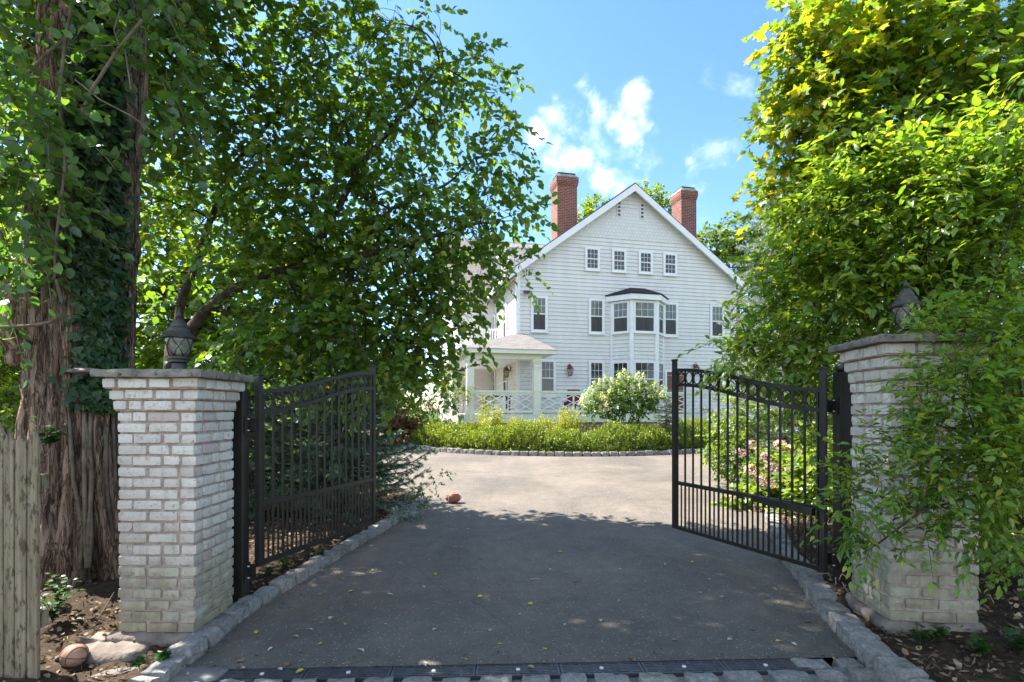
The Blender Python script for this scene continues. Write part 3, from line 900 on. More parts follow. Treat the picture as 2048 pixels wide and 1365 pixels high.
def make_gate(loc, ang, label, L, z0, zm, zr0, zr1, zt_gap, post_h, free_h, n=14, arm=False):
    """hinge stile at the origin, leaf along local +x; the ring band sweeps up from zr0 to zr1 in an S"""
    G = thing('driveway_gate', loc, label, 'gate', ang)
    k = M['black']
    sw = .045
    MB().box(-sw / 2, sw / 2, -sw / 2, sw / 2, z0, post_h).build('stile', k, G, bevel=.003)
    for zc, xx in ((post_h, 0), (free_h, L)):
        mb = MB(); mb.box(xx - sw * .62, xx + sw * .62, -sw * .62, sw * .62, zc - .005, zc + .014)
        mb.build('stile_cap', k, G, bevel=.004)
    MB().box(L - sw / 2, L + sw / 2, -sw / 2, sw / 2, z0, free_h - .006).build('stile', k, G, bevel=.003)
    a, b = sw / 2, L - sw / 2
    MB().box(a, b, -.019, .019, z0, z0 + .038).build('bottom_rail', k, G, bevel=.002)
    MB().box(a, b, -.019, .019, zm - .02, zm + .02).build('middle_rail', k, G, bevel=.002)

    def sw_z(x, base=zr0, top=zr1):
        u = max(0, min(1, (x - a) / (b - a)))
        s = u * u * (3 - 2 * u)
        s = .86 * s + .14 * math.sin(u * PI / 2)
        return base + (top - base) * s

    def curved(dz, nm):
        mb = MB(); v = []; f = []; m = 28
        for i in range(m + 1):
            x = a + (b - a) * i / m; z = sw_z(x) + dz
            v += [(x, -.019, z - .018), (x, .019, z - .018), (x, .019, z + .018), (x, -.019, z + .018)]
        for i in range(m):
            o = i * 4
            for q in range(4): f.append((o + q, o + 4 + q, o + 4 + (q + 1) % 4, o + (q + 1) % 4))
        mb.add(v, [tuple(reversed(x)) for x in f])
        return mb.build(nm, k, G)
    curved(0, 'ring_rail'); curved(zt_gap, 'top_rail')
    pitch = (b - a - .05) / n
    w = .0155
    for i in range(n + 1):
        x = a + .025 + i * pitch
        MB().box(x - w / 2, x + w / 2, -w / 2, w / 2, z0 + .038, sw_z(x) + zt_gap - .015).build('picket', k, G)
        if i < n:
            xm = x + pitch / 2
            MB().box(xm - w / 2 * .8, xm + w / 2 * .8, -w / 2 * .8, w / 2 * .8, z0 + .038, zm - .02).build('short_picket', k, G)
            zc = sw_z(xm) + zt_gap / 2
            rr = (zt_gap - .036) / 2
            rx = min(rr, pitch / 2 - w / 2)
            mb = MB(); v = []; f = []
            for q in range(28):
                t = 2 * PI * q / 28
                for ro, yy in ((0, -.007), (.0075, -.007), (.0075, .007), (0, .007)):
                    v.append((xm + (rx - ro) * math.cos(t), yy, zc + (rr - ro) * math.sin(t)))
            for q in range(28):
                o = q * 4; p = ((q + 1) % 28) * 4
                for e in range(4): f.append((o + e, p + e, p + (e + 1) % 4, o + (e + 1) % 4))
            mb.add(v, f); mb.build('ring', k, G)
    if arm:
        mb = MB(); mb.bar((.05, .05, zm - .03), (L * .38, .035, zm - .005), .05, .06)
        mb.build('opener_arm', k, G)
    return G


hl = np.array([-2.045, 4.24]); fl = np.array([-1.535, 5.80])
dl = fl - hl; LL = float(np.linalg.norm(dl))
make_gate((hl[0], hl[1], 0), math.atan2(dl[1], dl[0]), 'black iron gate leaf standing open next to the bare brick pillar', LL, .29, .785, 1.535, 1.785, .165, 1.83, 2.03)
gate_post((-2.145, 4.13, .05), 0, 1.66, 'square black steel gate post next to the bare brick pillar', 1)
hr = np.array([2.585, 4.36]); fr = np.array([1.85, 5.97])
dr_ = fr - hr; LR = float(np.linalg.norm(dr_))
make_gate((hr[0], hr[1], 0), math.atan2(dr_[1], dr_[0]), 'black iron gate leaf standing open in front of pink flowers', LR, .205, .725, 1.55, 1.83, .165, 1.89, 2.11, arm=True)
gate_post((2.745, 4.36, .08), 0, 1.78, 'square black steel gate post next to the overgrown brick pillar', -1)

# ------------------------------------------------------------------ house (local x along the gable wall, y into the house, z world height)
KH = 1.12
HRZ = math.atan2(.225, .974)
house = thing('house', (.21 * KH, 20 * KH, 0), 'large white clapboard house with gabled front, wraparound porch and two red brick chimneys', 'house', HRZ)
hz = lambda z: EYE + KH * (z - EYE)
hs = lambda s: KH * s
W_ = hs(9.44); APX = hs(4.72); ZAP = hz(10.36); SL = .737
ZG = .25                          # ground at the house
DECK = hz(1.40)
LEN = hs(15.)


def rake(x):
    return ZAP - SL * abs(x - APX)


def clapboards(mb, x0f, x1f, z0, z1, y=0.0, exp=.168, axis='x', sgn=1):
    """overlapping tilted boards; x0f/x1f give the ends at a height. axis 'x': wall faces -y; axis 'y': wall faces -x"""
    n = int(math.ceil((z1 - z0) / exp)); lip = .032
    for i in range(n):
        a = z0 + i * exp + .009; b = min(a + exp - .009, z1)
        if b - a < .01: continue
        xa0, xa1 = x0f(a), x1f(a); xb0, xb1 = x0f(b), x1f(b)
        if xa1 - xa0 < .03: continue
        if axis == 'x':
            v = [(xa0, y - lip, a), (xa1, y - lip, a), (xb1, y - .002, b), (xb0, y - .002, b), (xa0, y - .002, a), (xa1, y - .002, a)]
        else:
            v = [(y - lip, xa1, a), (y - lip, xa0, a), (y - .002, xb0, b), (y - .002, xb1, b), (y - .002, xa1, a), (y - .002, xa0, a)]
        mb.add(v, [(0, 1, 2, 3), (4, 5, 1, 0)])


# structural shell (solid, behind the boards)
ZSH = hz(8.35)
mb = MB()
zl = rake(0) - .02
mb.add([(0, 0, ZG - .3), (W_, 0, ZG - .3), (W_, 0, zl), (APX, 0, ZAP - .02), (0, 0, zl), (0, LEN, ZG - .3), (W_, LEN, ZG - .3), (W_, LEN, zl), (APX, LEN, ZAP - .02), (0, LEN, zl)],
       [(0, 1, 2, 3, 4), (9, 8, 7, 6, 5), (0, 4, 9, 5), (1, 6, 7, 2), (0, 5, 6, 1)])
mb.build('wall_shell', M['siding'], house)
mb = MB()
lo = lambda z: max(.0, APX - (ZAP - z) / SL) if z > rake(0) else 0.
hi = lambda z: min(W_, APX + (ZAP - z) / SL) if z > rake(0) else W_
clapboards(mb, lo, hi, ZG, ZSH)
clapboards(mb, lo, hi, hz(9.62), ZAP - .1)
mb.build('gable_wall', M['siding'], house)
mb = MB()
za, zb = ZSH, hz(9.62)
mb.add([(lo(za), -.034, za), (hi(za), -.034, za), (hi(zb), -.014, zb), (lo(zb), -.014, zb), (lo(za), 0, za), (hi(za), 0, za)], [(0, 1, 2, 3), (4, 5, 1, 0)])
mb.build('shingled_gable', M['scallop'], house)
mb = MB(); clapboards(mb, lambda z: 0, lambda z: LEN, ZG, rake(0) - .05, 0, axis='y')
mb.build('side_wall', M['siding'], house)
# corner boards
for x0, x1, y0, y1 in ((-.03, .11, -.035, .0), (W_ - .11, W_ + .03, -.035, .0)):
    MB().box(x0, x1, y0, y1, ZG, rake(0) - .03).build('corner_board', M['trim'], house)
MB().box(-.032, -.002, .001, .11, ZG, rake(0) - .08).build('corner_board', M['trim'], house)

# roof: two slabs overhanging
OV = hs(.40); TH = .16; FR = .34
for sg in (-1, 1):
    xo = APX + sg * (APX + OV); zo = ZAP - SL * (APX + OV)
    mb = MB(); nrm = (0, 0)
    v = []
    for y in (-FR, LEN + .3):
        v += [(APX, y, ZAP + .03), (xo, y, zo + .03), (xo, y, zo + .03 + TH), (APX, y, ZAP + .03 + TH * 1.15)]
    mb.add(v, [(0, 1, 2, 3), (7, 6, 5, 4), (0, 4, 5, 1), (1, 5, 6, 2), (2, 6, 7, 3)])
    mb.build('roof_slope', M['roof'], house)
    # rake board on the gable and soffit under it
    mb = MB(); yb = -FR - .03
    v = []
    for y in (yb, -FR + .001):
        v += [(APX, y, ZAP - .17), (xo, y, zo - .17), (xo, y, zo + .14), (APX, y, ZAP + .14)]
    mb.add(v, [(0, 1, 2, 3) if sg > 0 else (3, 2, 1, 0), (0, 4, 5, 1), (2, 6, 7, 3), (1, 5, 6, 2), (4, 7, 6, 5)])
    mb.build('rake_board', M['trim'], house)
    mb = MB(); v = []
    for y in (-FR + .004, -.036):
        v += [(APX, y, ZAP - .01), (xo, y, zo - .01)]
    mb.add(v, [(0, 1, 3, 2)])
    mb.build('soffit', M['trim'], house)
    mb = MB(); mb.box(min(xo, xo + sg * .11), max(xo, xo + sg * .11), -FR, LEN, zo - .06, zo + .08)
    mb.build('gutter', M['trim'], house)


def sash_window(par, x, z0, z1, w, y=0.0, axis='x', grid=(3, 2), low_grid=False, ang=None, upper='pane_curtain', lower='pane_screen', face=.05, casing=.085, name='window'):
    """double-hung window standing in its casing, facing -y (axis x) or -x (axis y), or an angled wall"""
    def place(o):
        if axis == 'y':
            o.location = (y, x, 0); o.rotation_euler = (0, 0, -PI / 2)
        elif ang is not None:
            o.location = (x, y, 0); o.rotation_euler = (0, 0, ang)
        else:
            o.location = (x, y, 0)
    c = casing; h = w / 2
    mb = MB()
    mb.box(-h, -h + c, -face, 0, z0, z1); mb.box(h - c, h, -face, 0, z0, z1)
    mb.box(-h + c, h - c, -face, 0, z1 - c, z1); mb.box(-h + c, h - c, -face, 0, z0, z0 + c)
    mb.box(-h - .02, h + .02, -face - .03, -.002, z0 - .035, z0 - .001)
    wn = mb.build(name, M['trim'], par); place(wn)
    hi_, lo_ = z1 - c, z0 + c; mid = (hi_ + lo_) / 2; wi = w - 2 * c
    xs0 = -wi / 2
    sb = .024
    for part, (a, b), ys, g, pm in (('upper_sash', (mid, hi_), -.030, grid, upper), ('lower_sash', (lo_, mid), -.024, grid if low_grid else None, lower)):
        s = MB()
        s.box(xs0, xs0 + sb, ys - .012, ys + .008, a, b); s.box(-xs0 - sb, -xs0, ys - .012, ys + .008, a, b)
        s.box(xs0 + sb, -xs0 - sb, ys - .012, ys + .008, a, a + sb); s.box(xs0 + sb, -xs0 - sb, ys - .012, ys + .008, b - sb, b)
        if g:
            gx, gy = g
            for i in range(1, gx):
                xx = xs0 + sb + (wi - 2 * sb) * i / gx; s.box(xx - .0065, xx + .0065, ys - .008, ys + .004, a + sb, b - sb)
            for j in range(1, gy):
                zz = a + sb + (b - a - 2 * sb) * j / gy; s.box(xs0 + sb, -xs0 - sb, ys - .0075, ys + .0035, zz - .0065, zz + .0065)
        s.build(part, M['trim'], wn)
        p = MB(); p.add([(xs0 + .003, ys + .004, a + .003), (-xs0 - .003, ys + .004, a + .003), (-xs0 - .003, ys + .004, b - .003), (xs0 + .003, ys + .004, b - .003)], [(0, 1, 2, 3)])
        p.build('pane', M[pm], wn)
    return wn


YW = -.034
for s in (3.02, 4.15, 5.30, 6.39):
    sash_window(house, hs(s), hz(7.02), hz(7.94), hs(.62), YW, grid=(3, 2), low_grid=True, upper='pane_dark', lower='pane_dark')
for s, up in ((.85, 'pane_curtain'), (3.19, 'pane_curtain'), (6.41, 'pane_curtain'), (8.55, 'pane_curtain')):
    sash_window(house, hs(s), hz(4.53), hz(5.93), hs(.66), YW, upper=up)
for s in (1.18, 3.19, 8.60):
    sash_window(house, hs(s), hz(2.05), hz(3.49), hs(.66), YW, upper='pane_dark', lower='pane_dark')
for s in (4.15, 5.15):
    vt = MB(); vt.box(hs(s) - .10, hs(s) + .10, YW - .022, -.001, hz(9.23), hz(9.83))
    vo = vt.build('gable_vent', M['siding'], house)
    for k in range(4):
        z = hz(9.27 + .15 * k); MB().box(hs(s) - .062, hs(s) + .062, YW - .025, YW - .021, z, z + .10).build('vent_opening', M['flashing'], vo)
# door
dx = hs(6.62)
mb = MB(); mb.box(dx - .52, dx - .42, -.06, 0, DECK, hz(3.18)); mb.box(dx + .42, dx + .52, -.06, 0, DECK, hz(3.18)); mb.box(dx - .42, dx + .42, -.06, 0, hz(3.18) - .1, hz(3.18))
dfr = mb.build('door', M['trim'], house)
MB().box(dx - .42, dx + .42, -.03, -.005, DECK, hz(3.18) - .1).build('door_leaf', M['door'], dfr)
mb = MB()
for zz in (.25, 1.1):
    for xx in (-.21, .21): mb.box(dx + xx - .14, dx + xx + .14, -.042, -.029, DECK + zz, DECK + zz + .62)
mb.build('door_panel', M['door'], dfr, bevel=.006)
mb = MB(); mb.lathe([(.03, 0), (.03, .05), (.002, .06)], (dx + .33, -.08, DECK + .95), 12); mb.build('door_knob', M['copper'], dfr)

# bay window
s0, s1, s2, s3, tp = hs(3.82), hs(4.41), hs(5.48), hs(6.08), -hs(.6)
ZB0, ZB1 = ZG, hz(5.88)
bay = MB()
P4 = [(s0, 0), (s1, tp), (s2, tp), (s3, 0)]
bay.add([(x, y, z) for z in (ZB0, ZB1) for x, y in P4], [(0, 1, 5, 4), (1, 2, 6, 5), (2, 3, 7, 6)])
for (xa, ya), (xb, yb) in zip(P4[:-1], P4[1:]):
    L = math.hypot(xb - xa, yb - ya); ux, uy = (xb - xa) / L, (yb - ya) / L; nx, ny = uy, -ux
    z = ZB0 + .009
    while z < ZB1 - .02:
        zt = min(z + .159, ZB1)
        bay.add([(xa + nx * .030, ya + ny * .030, z), (xb + nx * .030, yb + ny * .030, z), (xb + nx * .002, yb + ny * .002, zt), (xa + nx * .002, ya + ny * .002, zt)], [(0, 1, 2, 3)])
        z += .168
bayo = bay.build('bay_window', M['siding'], house)
for x, y, wd in ((s0 + .02, -.03, .10), (s1, tp, .17), (s2, tp, .17), (s3 - .02, -.03, .10)):
    a = PI / 8 * 0
    mb = MB(); mb.lathe([(wd * .62, ZB0), (wd * .62, ZB1)], (x, y, 0), 8); mb.build('corner_post', M['trim'], bayo)
for (xa, ya), (xb, yb), up in ((P4[0], P4[1], 'pane_curtain'), (P4[1], P4[2], 'pane_curtain'), (P4[2], P4[3], 'pane_curtain')):
    L = math.hypot(xb - xa, yb - ya); ux, uy = (xb - xa) / L, (yb - ya) / L; nx, ny = uy, -ux
    xm, ym = (xa + xb) / 2 + nx * .032, (ya + yb) / 2 + ny * .032
    for zz0, zz1, u_, l_ in ((hz(4.55), hz(5.80), up, 'pane_screen'), (hz(2.05), hz(3.45), 'pane_dark', 'pane_dark')):
        w_ = L - .17
        wv = sash_window(house, 0, zz0, zz1, w_, name='window', upper=u_, lower=l_, casing=.06)
        wv.location = (xm, ym, 0); wv.rotation_euler = (0, 0, math.atan2(uy, ux))
# bay cornice and roof
mb = MB(); ex = .22
Q = [(s0 - ex * 1.1, -.02), (s1 - ex * .45, tp - ex), (s2 + ex * .45, tp - ex), (s3 + ex * 1.1, -.02)]
mb.add([(x, y, z) for z in (ZB1 - .06, ZB1 + .17) for x, y in Q], [(0, 1, 5, 4), (1, 2, 6, 5), (2, 3, 7, 6), (3, 2, 1, 0)])
mb.build('bay_cornice', M['trim'], bayo)
mb = MB(); xm = (s1 + s2) / 2; e2 = 1.035
Q2 = [((x - xm) * e2 + xm, y * e2 - .0) for x, y in Q]
zb_ = ZB1 + .175
mb.add([(x, y, z) for z in (zb_, zb_ + .05) for x, y in Q2] + [(xm - .35, -.005, zb_ + .46), (xm + .35, -.005, zb_ + .46)],
       [(0, 1, 5, 4), (1, 2, 6, 5), (2, 3, 7, 6), (4, 5, 8), (5, 6, 9, 8), (6, 7, 9), (3, 2, 1, 0)])
mb.build('bay_roof', M['bay_roof'], bayo)

# chimneys
for sx0, sx1, t0, t1, zt in ((2.24, 3.13, 2.0, 2.9, 11.55), (8.12, 8.88, 2.0, 2.85, 11.5)):
    x0, x1, y0, y1, z1 = hs(sx0), hs(sx1), hs(t0), hs(t1), hz(zt)
    mb = MB(); mb.box(x0, x1, y0, y1, hz(6.8), z1 - .42)
    for k, (g, za, zb) in enumerate(((.022, z1 - .42, z1 - .34), (.044, z1 - .34, z1 - .24), (.062, z1 - .24, z1))):
        mb.box(x0 - g, x1 + g, y0 - g, y1 + g, za, zb)
    ch = mb.build('chimney', M['red_brick'], house)
    mb = MB(); xm, ym = (x0 + x1) / 2, (y0 + y1) / 2
    a = [(x0 - .05, y0 - .05), (x1 + .05, y0 - .05), (x1 + .05, y1 + .05), (x0 - .05, y1 + .05)]
    b = [(xm + (x - xm) * .82, ym + (y - ym) * .82) for x, y in a]
    mb.add([(x, y, z1) for x, y in a] + [(x, y, z1 + .16) for x, y in b], [(0, 1, 5, 4), (1, 2, 6, 5), (2, 3, 7, 6), (3, 0, 4, 7), (4, 5, 6, 7)])
    mb.build('cement_crown', M['chimney_cap'], ch)
    MB().box(x0 + .05, x1 - .05, y0 + .05, y1 - .05, z1 + .20, z1 + .225).build('chimney_cap', M['flashing'], ch)
    mb = MB()
    for xx in (x0 + .14, x1 - .14):
        for yy in (y0 + .14, y1 - .14): mb.box(xx - .02, xx + .02, yy - .02, yy + .02, z1 + .15, z1 + .20)
    mb.build('cap_foot', M['flashing'], ch)

# rear cross wing with its brown roof
mb = MB(); ya, yr, xw0, xw1 = hs(4.6), hs(9.0), hs(-2.0), hs(4.5); zr, ze = hz(10.9), hz(6.9)
mb.add([(xw0, ya - .4, ze), (xw1, ya - .4, ze), (xw1, yr, zr), (xw0, yr, zr), (xw0, 2 * yr - ya, ze), (xw1, 2 * yr - ya, ze),
        (xw0, ya - .4, ze - .14), (xw1, ya - .4, ze - .14), (xw1, yr, zr - .14), (xw0, yr, zr - .14)], [(0, 1, 2, 3), (3, 2, 5, 4), (6, 7, 1, 0), (6, 0, 3, 9), (9, 8, 7, 6)])
mb.build('wing_roof', M['roof'], house)
mb = MB(); mb.add([(xw0 + .3, ya, ZG), (.0, ya, ZG), (0, ya, ze + .3), (xw0 + .3, ya, ze + .3), (xw0 + .3, 2 * yr - ya, ZG), (xw0 + .3, 2 * yr - ya, ze + .3), (xw0 + .3, yr, zr - .2)],
                  [(0, 1, 2, 3), (4, 0, 3, 6, 5)])
clapboards(mb, lambda z: xw0 + .3, lambda z: 0, ZG, ze + .2, ya)
wing = mb.build('wing_wall', M['siding'], house)
# dormer on the left slope, its windows facing left
mb = MB(); xd = hs(.35)
mb.box(xd, hs(3.0), hs(2.7), hs(4.4), hz(6.6), hz(8.55))
clapboards(mb, lambda z: hs(2.7), lambda z: hs(4.4), hz(6.9), hz(8.5), xd, axis='y')
dm = mb.build('dormer', M['siding'], house)
MB().box(xd - .28, hs(3.2), hs(2.55), hs(4.55), hz(8.56), hz(8.70)).build('dormer_roof', M['trim'], dm)
for t in (3.1, 3.95): sash_window(house, hs(t), hz(7.1), hz(8.35), hs(.62), xd - .034, axis='y', upper='pane_dark', lower='pane_dark')
# side wall windows
for t, z0, z1 in ((2.05, 4.5, 5.95), (4.55, 4.5, 5.95), (2.05, 2.0, 3.45), (4.55, 2.0, 3.45)):
    sash_window(house, hs(t), hz(z0), hz(z1), hs(.70), YW, axis='y', upper='pane_curtain' if z0 > 3 else 'pane_dark', lower='pane_screen')
# downspout and eave lights
mb = MB(); mb.tube([(-.08, -.09, rake(0) - .1), (-.08, -.09, hz(4.55)), (-.08, -.15, hz(4.45))], .038, 8); mb.build('downspout', M['trim'], house)
for s in (.33, 9.05):
    mb = MB(); mb.box(hs(s) - .03, hs(s) + .03, -.10, -.015, hz(5.98), hz(6.04)); fl_ = mb.build('floodlight', M['lamp_white'], house)
    mb = MB(); mb.add([(hs(s) - .13, -.09, hz(6.00)), (hs(s) + .13, -.09, hz(6.00)), (hs(s) + .13, -.30, hz(5.93)), (hs(s) - .13, -.30, hz(5.93)), (hs(s) - .13, -.06, hz(6.10)), (hs(s) + .13, -.06, hz(6.10)), (hs(s) + .13, -.28, hz(6.06)), (hs(s) - .13, -.28, hz(6.06))],
                      [(3, 2, 1, 0), (4, 5, 6, 7), (0, 1, 5, 4), (1, 2, 6, 5), (2, 3, 7, 6), (3, 0, 4, 7)])
    mb.build('lamp_head', M['bronze'], fl_, bevel=.01)


def wall_lantern(x, y, z, ang):
    """bracket lantern hanging off a wall: origin on the wall, facing local -y"""
    mb = MB()
    mb.box(-.05, .05, -.02, 0, -.02, .20)
    mb.tube([(0, -.02, .16), (0, -.06, .26), (0, -.13, .28), (0, -.17, .22)], .011, 6)
    L = mb.build('wall_lantern', M['copper'], house)
    L.location = (x, y, z); L.rotation_euler = (0, 0, ang)
    mb = MB(); mb.lathe([(.02, .20), (.045, .17), (.09, .10), (.155, .03), (.155, .02)], (0, -.19, 0), 4); mb.build('lantern_roof', M['copper'], L)
    mb = MB()
    for k in range(4):
        a = PI / 2 * k
        mb.bar((.135 * math.cos(a), -.19 + .135 * math.sin(a), .02), (.085 * math.cos(a), -.19 + .085 * math.sin(a), -.26), .018)
    mb.lathe([(.10, -.29), (.10, -.26), (.03, -.255)], (0, -.19, 0), 4)
    mb.build('lantern_frame', M['copper'], L)
    mb = MB(); mb.lathe([(.075, -.255), (.122, .02)], (0, -.19, 0), 4); mb.build('lantern_glass', M['glass'], L)


wall_lantern(hs(2.05), YW, hz(3.12), 0)
wall_lantern(YW, hs(1.05), hz(3.1), -PI / 2)
wall_lantern(YW, hs(6.6), hz(2.95), -PI / 2)
wall_lantern(YW, hs(7.2), hz(5.1), -PI / 2)
wall_lantern(YW, hs(9.3), hz(5.1), -PI / 2)
wall_lantern(hs(7.5), YW, hz(3.25), 0)

# porch: deck, posts, roof, railings
TF = -hs(2.6)                     # front line of the porch
XPL = hs(-2.30)
mb = MB(); mb.box(XPL - .1, W_ + hs(1.2), TF - .1, -.02, DECK - .14, DECK)
mb.box(XPL - .1, -.02, -.0201, hs(5.5), DECK - .1401, DECK - .0005)
mb.build('porch_deck', M['deck'], house)
mb = MB(); mb.box(XPL - .11, W_ + hs(1.2), TF - .13, TF - .1005, DECK - .30, DECK + .003); mb.build('deck_fascia', M['porch_trim'], house)
mb = MB(); x = XPL
while x < W_ + hs(1.15):
    mb.box(x, x + .105, TF - .06, TF - .035, ZG - .1, DECK - .30); x += .12
mb.build('deck_skirt', M['skirt'], house)
mb = MB(); mb.box(XPL - .09, XPL - .05, TF - .09, hs(5.5), ZG - .1, DECK - .15); mb.build('porch_foundation', M['trim'], house)


def porch_post(x, y):
    mb = MB(); h = .13
    zt = hz(3.22)
    mb.box(x - h, x + h, y - h, y + h, DECK, zt)
    mb.box(x - h - .03, x + h + .03, y - h - .03, y + h + .03, DECK + .0005, DECK + .16)
    mb.box(x - h - .02, x + h + .02, y - h - .02, y + h + .02, zt - .30, zt - .27)
    mb.box(x - h - .03, x + h + .03, y - h - .03, y + h + .03, zt - .14, zt - .08)
    mb.box(x - h - .055, x + h + .055, y - h - .055, y + h + .055, zt - .08, zt + .001)
    mb.box(x - h - .012, x + h + .012, y - h - .012, y + h + .012, DECK + .85, DECK + .90)
    return mb.build('porch_post', M['porch_trim'], house)


porch_post(XPL + .12, TF + .12); porch_post(hs(.06), TF + .12); porch_post(XPL + .12, hs(1.6)); porch_post(XPL + .12, hs(5.0))
# porch roof: entablature, soffit and a low hip
x0, x1, y0, y1 = XPL - .28, hs(.62), TF - .28, hs(5.6)
ze0, ze1 = hz(3.22), hz(3.44)
mb = MB()
mb.box(XPL - .02, hs(.2), TF - .02, TF + .26, ze0 + .002, ze1 - .05); mb.box(XPL - .02, XPL + .26, TF + .26, y1, ze0 + .002, ze1 - .05)
mb.build('porch_beam', M['porch_trim'], house)
mb = MB()
for a in ((x0, x1, y0, y0 + .10), (x0, x0 + .10, y0 + .10, y1), (x1 - .10, x1, y0 + .10, -.03)): mb.box(*a, ze1 - .06, ze1 + .09)
mb.build('porch_fascia', M['porch_trim'], house)
mb = MB(); mb.add([(x0 + .1, y0 + .1, ze1 - .045), (x1 - .1, y0 + .1, ze1 - .045), (x1 - .1, -.02, ze1 - .045), (0, -.02, ze1 - .045), (0, y1, ze1 - .045), (x0 + .1, y1, ze1 - .045)], [(5, 4, 3, 2, 1, 0)])
mb.build('porch_ceiling', M['trim'], house)
zr = hz(4.50)
mb = MB()
zr = hz(4.46)
mb.add([(x0 - .04, y0 - .04, ze1 + .095), (x1 + .04, y0 - .04, ze1 + .095), (x1 + .04, -.02, ze1 + .095), (0.25, -.02, zr), (-.02, -.02, zr), (-.02, y1, zr), (x0 - .04, y1, ze1 + .095)],
       [(0, 1, 3, 4), (1, 2, 3), (0, 4, 5, 6)])
mb.build('porch_roof', M['roof'], house)


def railing(x0, x1, y, n, end=True):
    zt = hz(2.16); zb = hz(1.50)
    mb = MB(); mb.box(x0, x1, y - .06, y + .06, zt - .05, zt + .03); mb.box(x0, x1, y - .03, y + .03, zt - .12, zt - .0505)
    R_ = mb.build('porch_railing', M['porch_trim'], house)
    MB().box(x0, x1, y - .035, y + .035, zb - .05, zb + .03).build('bottom_rail', M['porch_trim'], R_)
    w = (x1 - x0) / n; a, b = zb + .03, zt - .12
    for i in range(n):
        xa, xb = x0 + i * w, x0 + (i + 1) * w
        if i: MB().box(xa - .03, xa + .03, y - .03, y + .03, a, b).build('baluster', M['porch_trim'], R_)
        mb = MB(); h2 = (xb - xa) / 2; xm = (xa + xb) / 2; zm = (a + b) / 2
        for (p, q), dy in ((((xa + .03, a), (xb - .03, b)), -.006), (((xa + .03, b), (xb - .03, a)), .006)):
            mb.bar((p[0], y + dy, p[1]), (q[0], y + dy, q[1]), .035, .03, (0, 1, 0))
        for (p, q), dy in ((((xm, a), (xa + .03, zm)), -.004), (((xm, a), (xb - .03, zm)), .008), (((xm, b), (xa + .03, zm)), .003), (((xm, b), (xb - .03, zm)), -.009)):
            mb.bar((p[0], y + dy, p[1]), (q[0], y + dy, q[1]), .03, .026, (0, 1, 0))
        mb.build('lattice', M['trim'], R_)


railing(XPL + .28, hs(.06) - .13, TF + .12, 2)
railing(hs(.06) + .13, hs(4.9), TF + .12, 4)
railing(hs(4.9), W_ + hs(.9), TF + .12, 4)
# upper balcony over the side porch and its canopy
mb = MB(); zb = hz(4.15)
for xx in (XPL + .2,):
    mb.box(xx - .03, xx + .03, hs(2.9), hs(9), zb + .95, zb + 1.02); mb.box(xx - .025, xx + .025, hs(2.9), hs(9), zb + .12, zb + .17)
    y = hs(2.95)
    while y < hs(9): mb.box(xx - .015, xx + .015, y, y + .03, zb + .17, zb + .95); y += .13
mb.box(XPL + .23, hs(-.05), hs(2.9), hs(2.9) + .05, zb + .95, zb + 1.02); mb.box(XPL + .23, hs(-.05), hs(2.9), hs(2.9) + .05, zb + .12, zb + .17)
x = XPL + .3
while x < -.1: mb.box(x, x + .03, hs(2.9) + .01, hs(2.9) + .04, zb + .17, zb + .95); x += .13
mb.build('balcony_railing', M['trim'], house)
MB().box(XPL - .05, -.03, hs(2.85), hs(9), hz(3.9), zb + .02).build('balcony_floor', M['trim'], house)
mb = MB(); mb.box(hs(-1.75), -.03, hs(5.4), hs(8.6), hz(6.02), hz(6.30)); mb.build('balcony_canopy', M['trim'], house)
for yy in (5.6, 8.4):
    MB().box(hs(-1.65), hs(-1.65) + .13, hs(yy), hs(yy) + .13, zb + .02, hz(6.02)).build('canopy_post', M['trim'], house)
bd = MB(); bd.box(-.07, -.02, hs(7.7), hs(8.6), zb + .02, hz(5.75)); bdo = bd.build('balcony_door', M['trim'], house)
MB().box(-.078, -.069, hs(7.85), hs(8.45), zb + .2, hz(5.6)).build('pane', M['pane_dark'], bdo)


# things standing on the porch, seen through the railing
def hw(x, y, z):
    c, s_ = math.cos(HRZ), math.sin(HRZ)
    return (.21 * KH + x * c - y * s_, 20 * KH + x * s_ + y * c, z)


def cushion_chair(x, y, m, label):
    T = thing('porch_chair', hw(x, y, DECK), label, 'chair', HRZ + PI)
    mb = MB()
    v, f = rough_block(.52, .50, .14, 11, (6, 6, 2), .006, .3); mb.add([(p.x, p.y, .42 + p.z) for p in v], f); mb.build('seat_cushion', m, T, smooth=True)
    mb = MB(); v, f = rough_block(.52, .14, .50, 12, (6, 2, 6), .006, .3); mb.add([(p.x, .22 + p.y + .12 * p.z, .72 + p.z) for p in v], f); mb.build('back_cushion', m, T, smooth=True)
    for xx in (-.24, .24):
        for yy in (-.22, .22): MB().box(xx - .02, xx + .02, yy - .02, yy + .02, 0, .36).build('leg', M['black'], T)
    mb = MB(); mb.box(-.27, .27, -.25, .25, .33, .36); mb.build('seat_frame', M['black'], T)


cushion_chair(hs(1.55), -hs(1.75), M['red_cloth'], 'dark red cushioned porch chair seen through the white lattice railing')
cushion_chair(hs(2.12), -hs(1.9), M['blue_cloth'], 'bright blue cushioned porch chair seen through the white lattice railing')
cushion_chair(hs(2.85), -hs(1.7), M['red_cloth'], 'red porch chair nearest the flowering hydrangea bush, behind the railing')
# dark table under the porch roof
T = thing('porch_table', hw(hs(-1.0), hs(-.9), DECK), 'dark porch table under the corner porch roof', 'table', HRZ)
mb = MB(); mb.box(-.55, .55, -.35, .35, .68, .72); mb.build('table_top', M['black'], T)
for xx in (-.48, .48):
    for yy in (-.28, .28): MB().box(xx - .025, xx + .025, yy - .025, yy + .025, 0, .68).build('leg', M['black'], T)

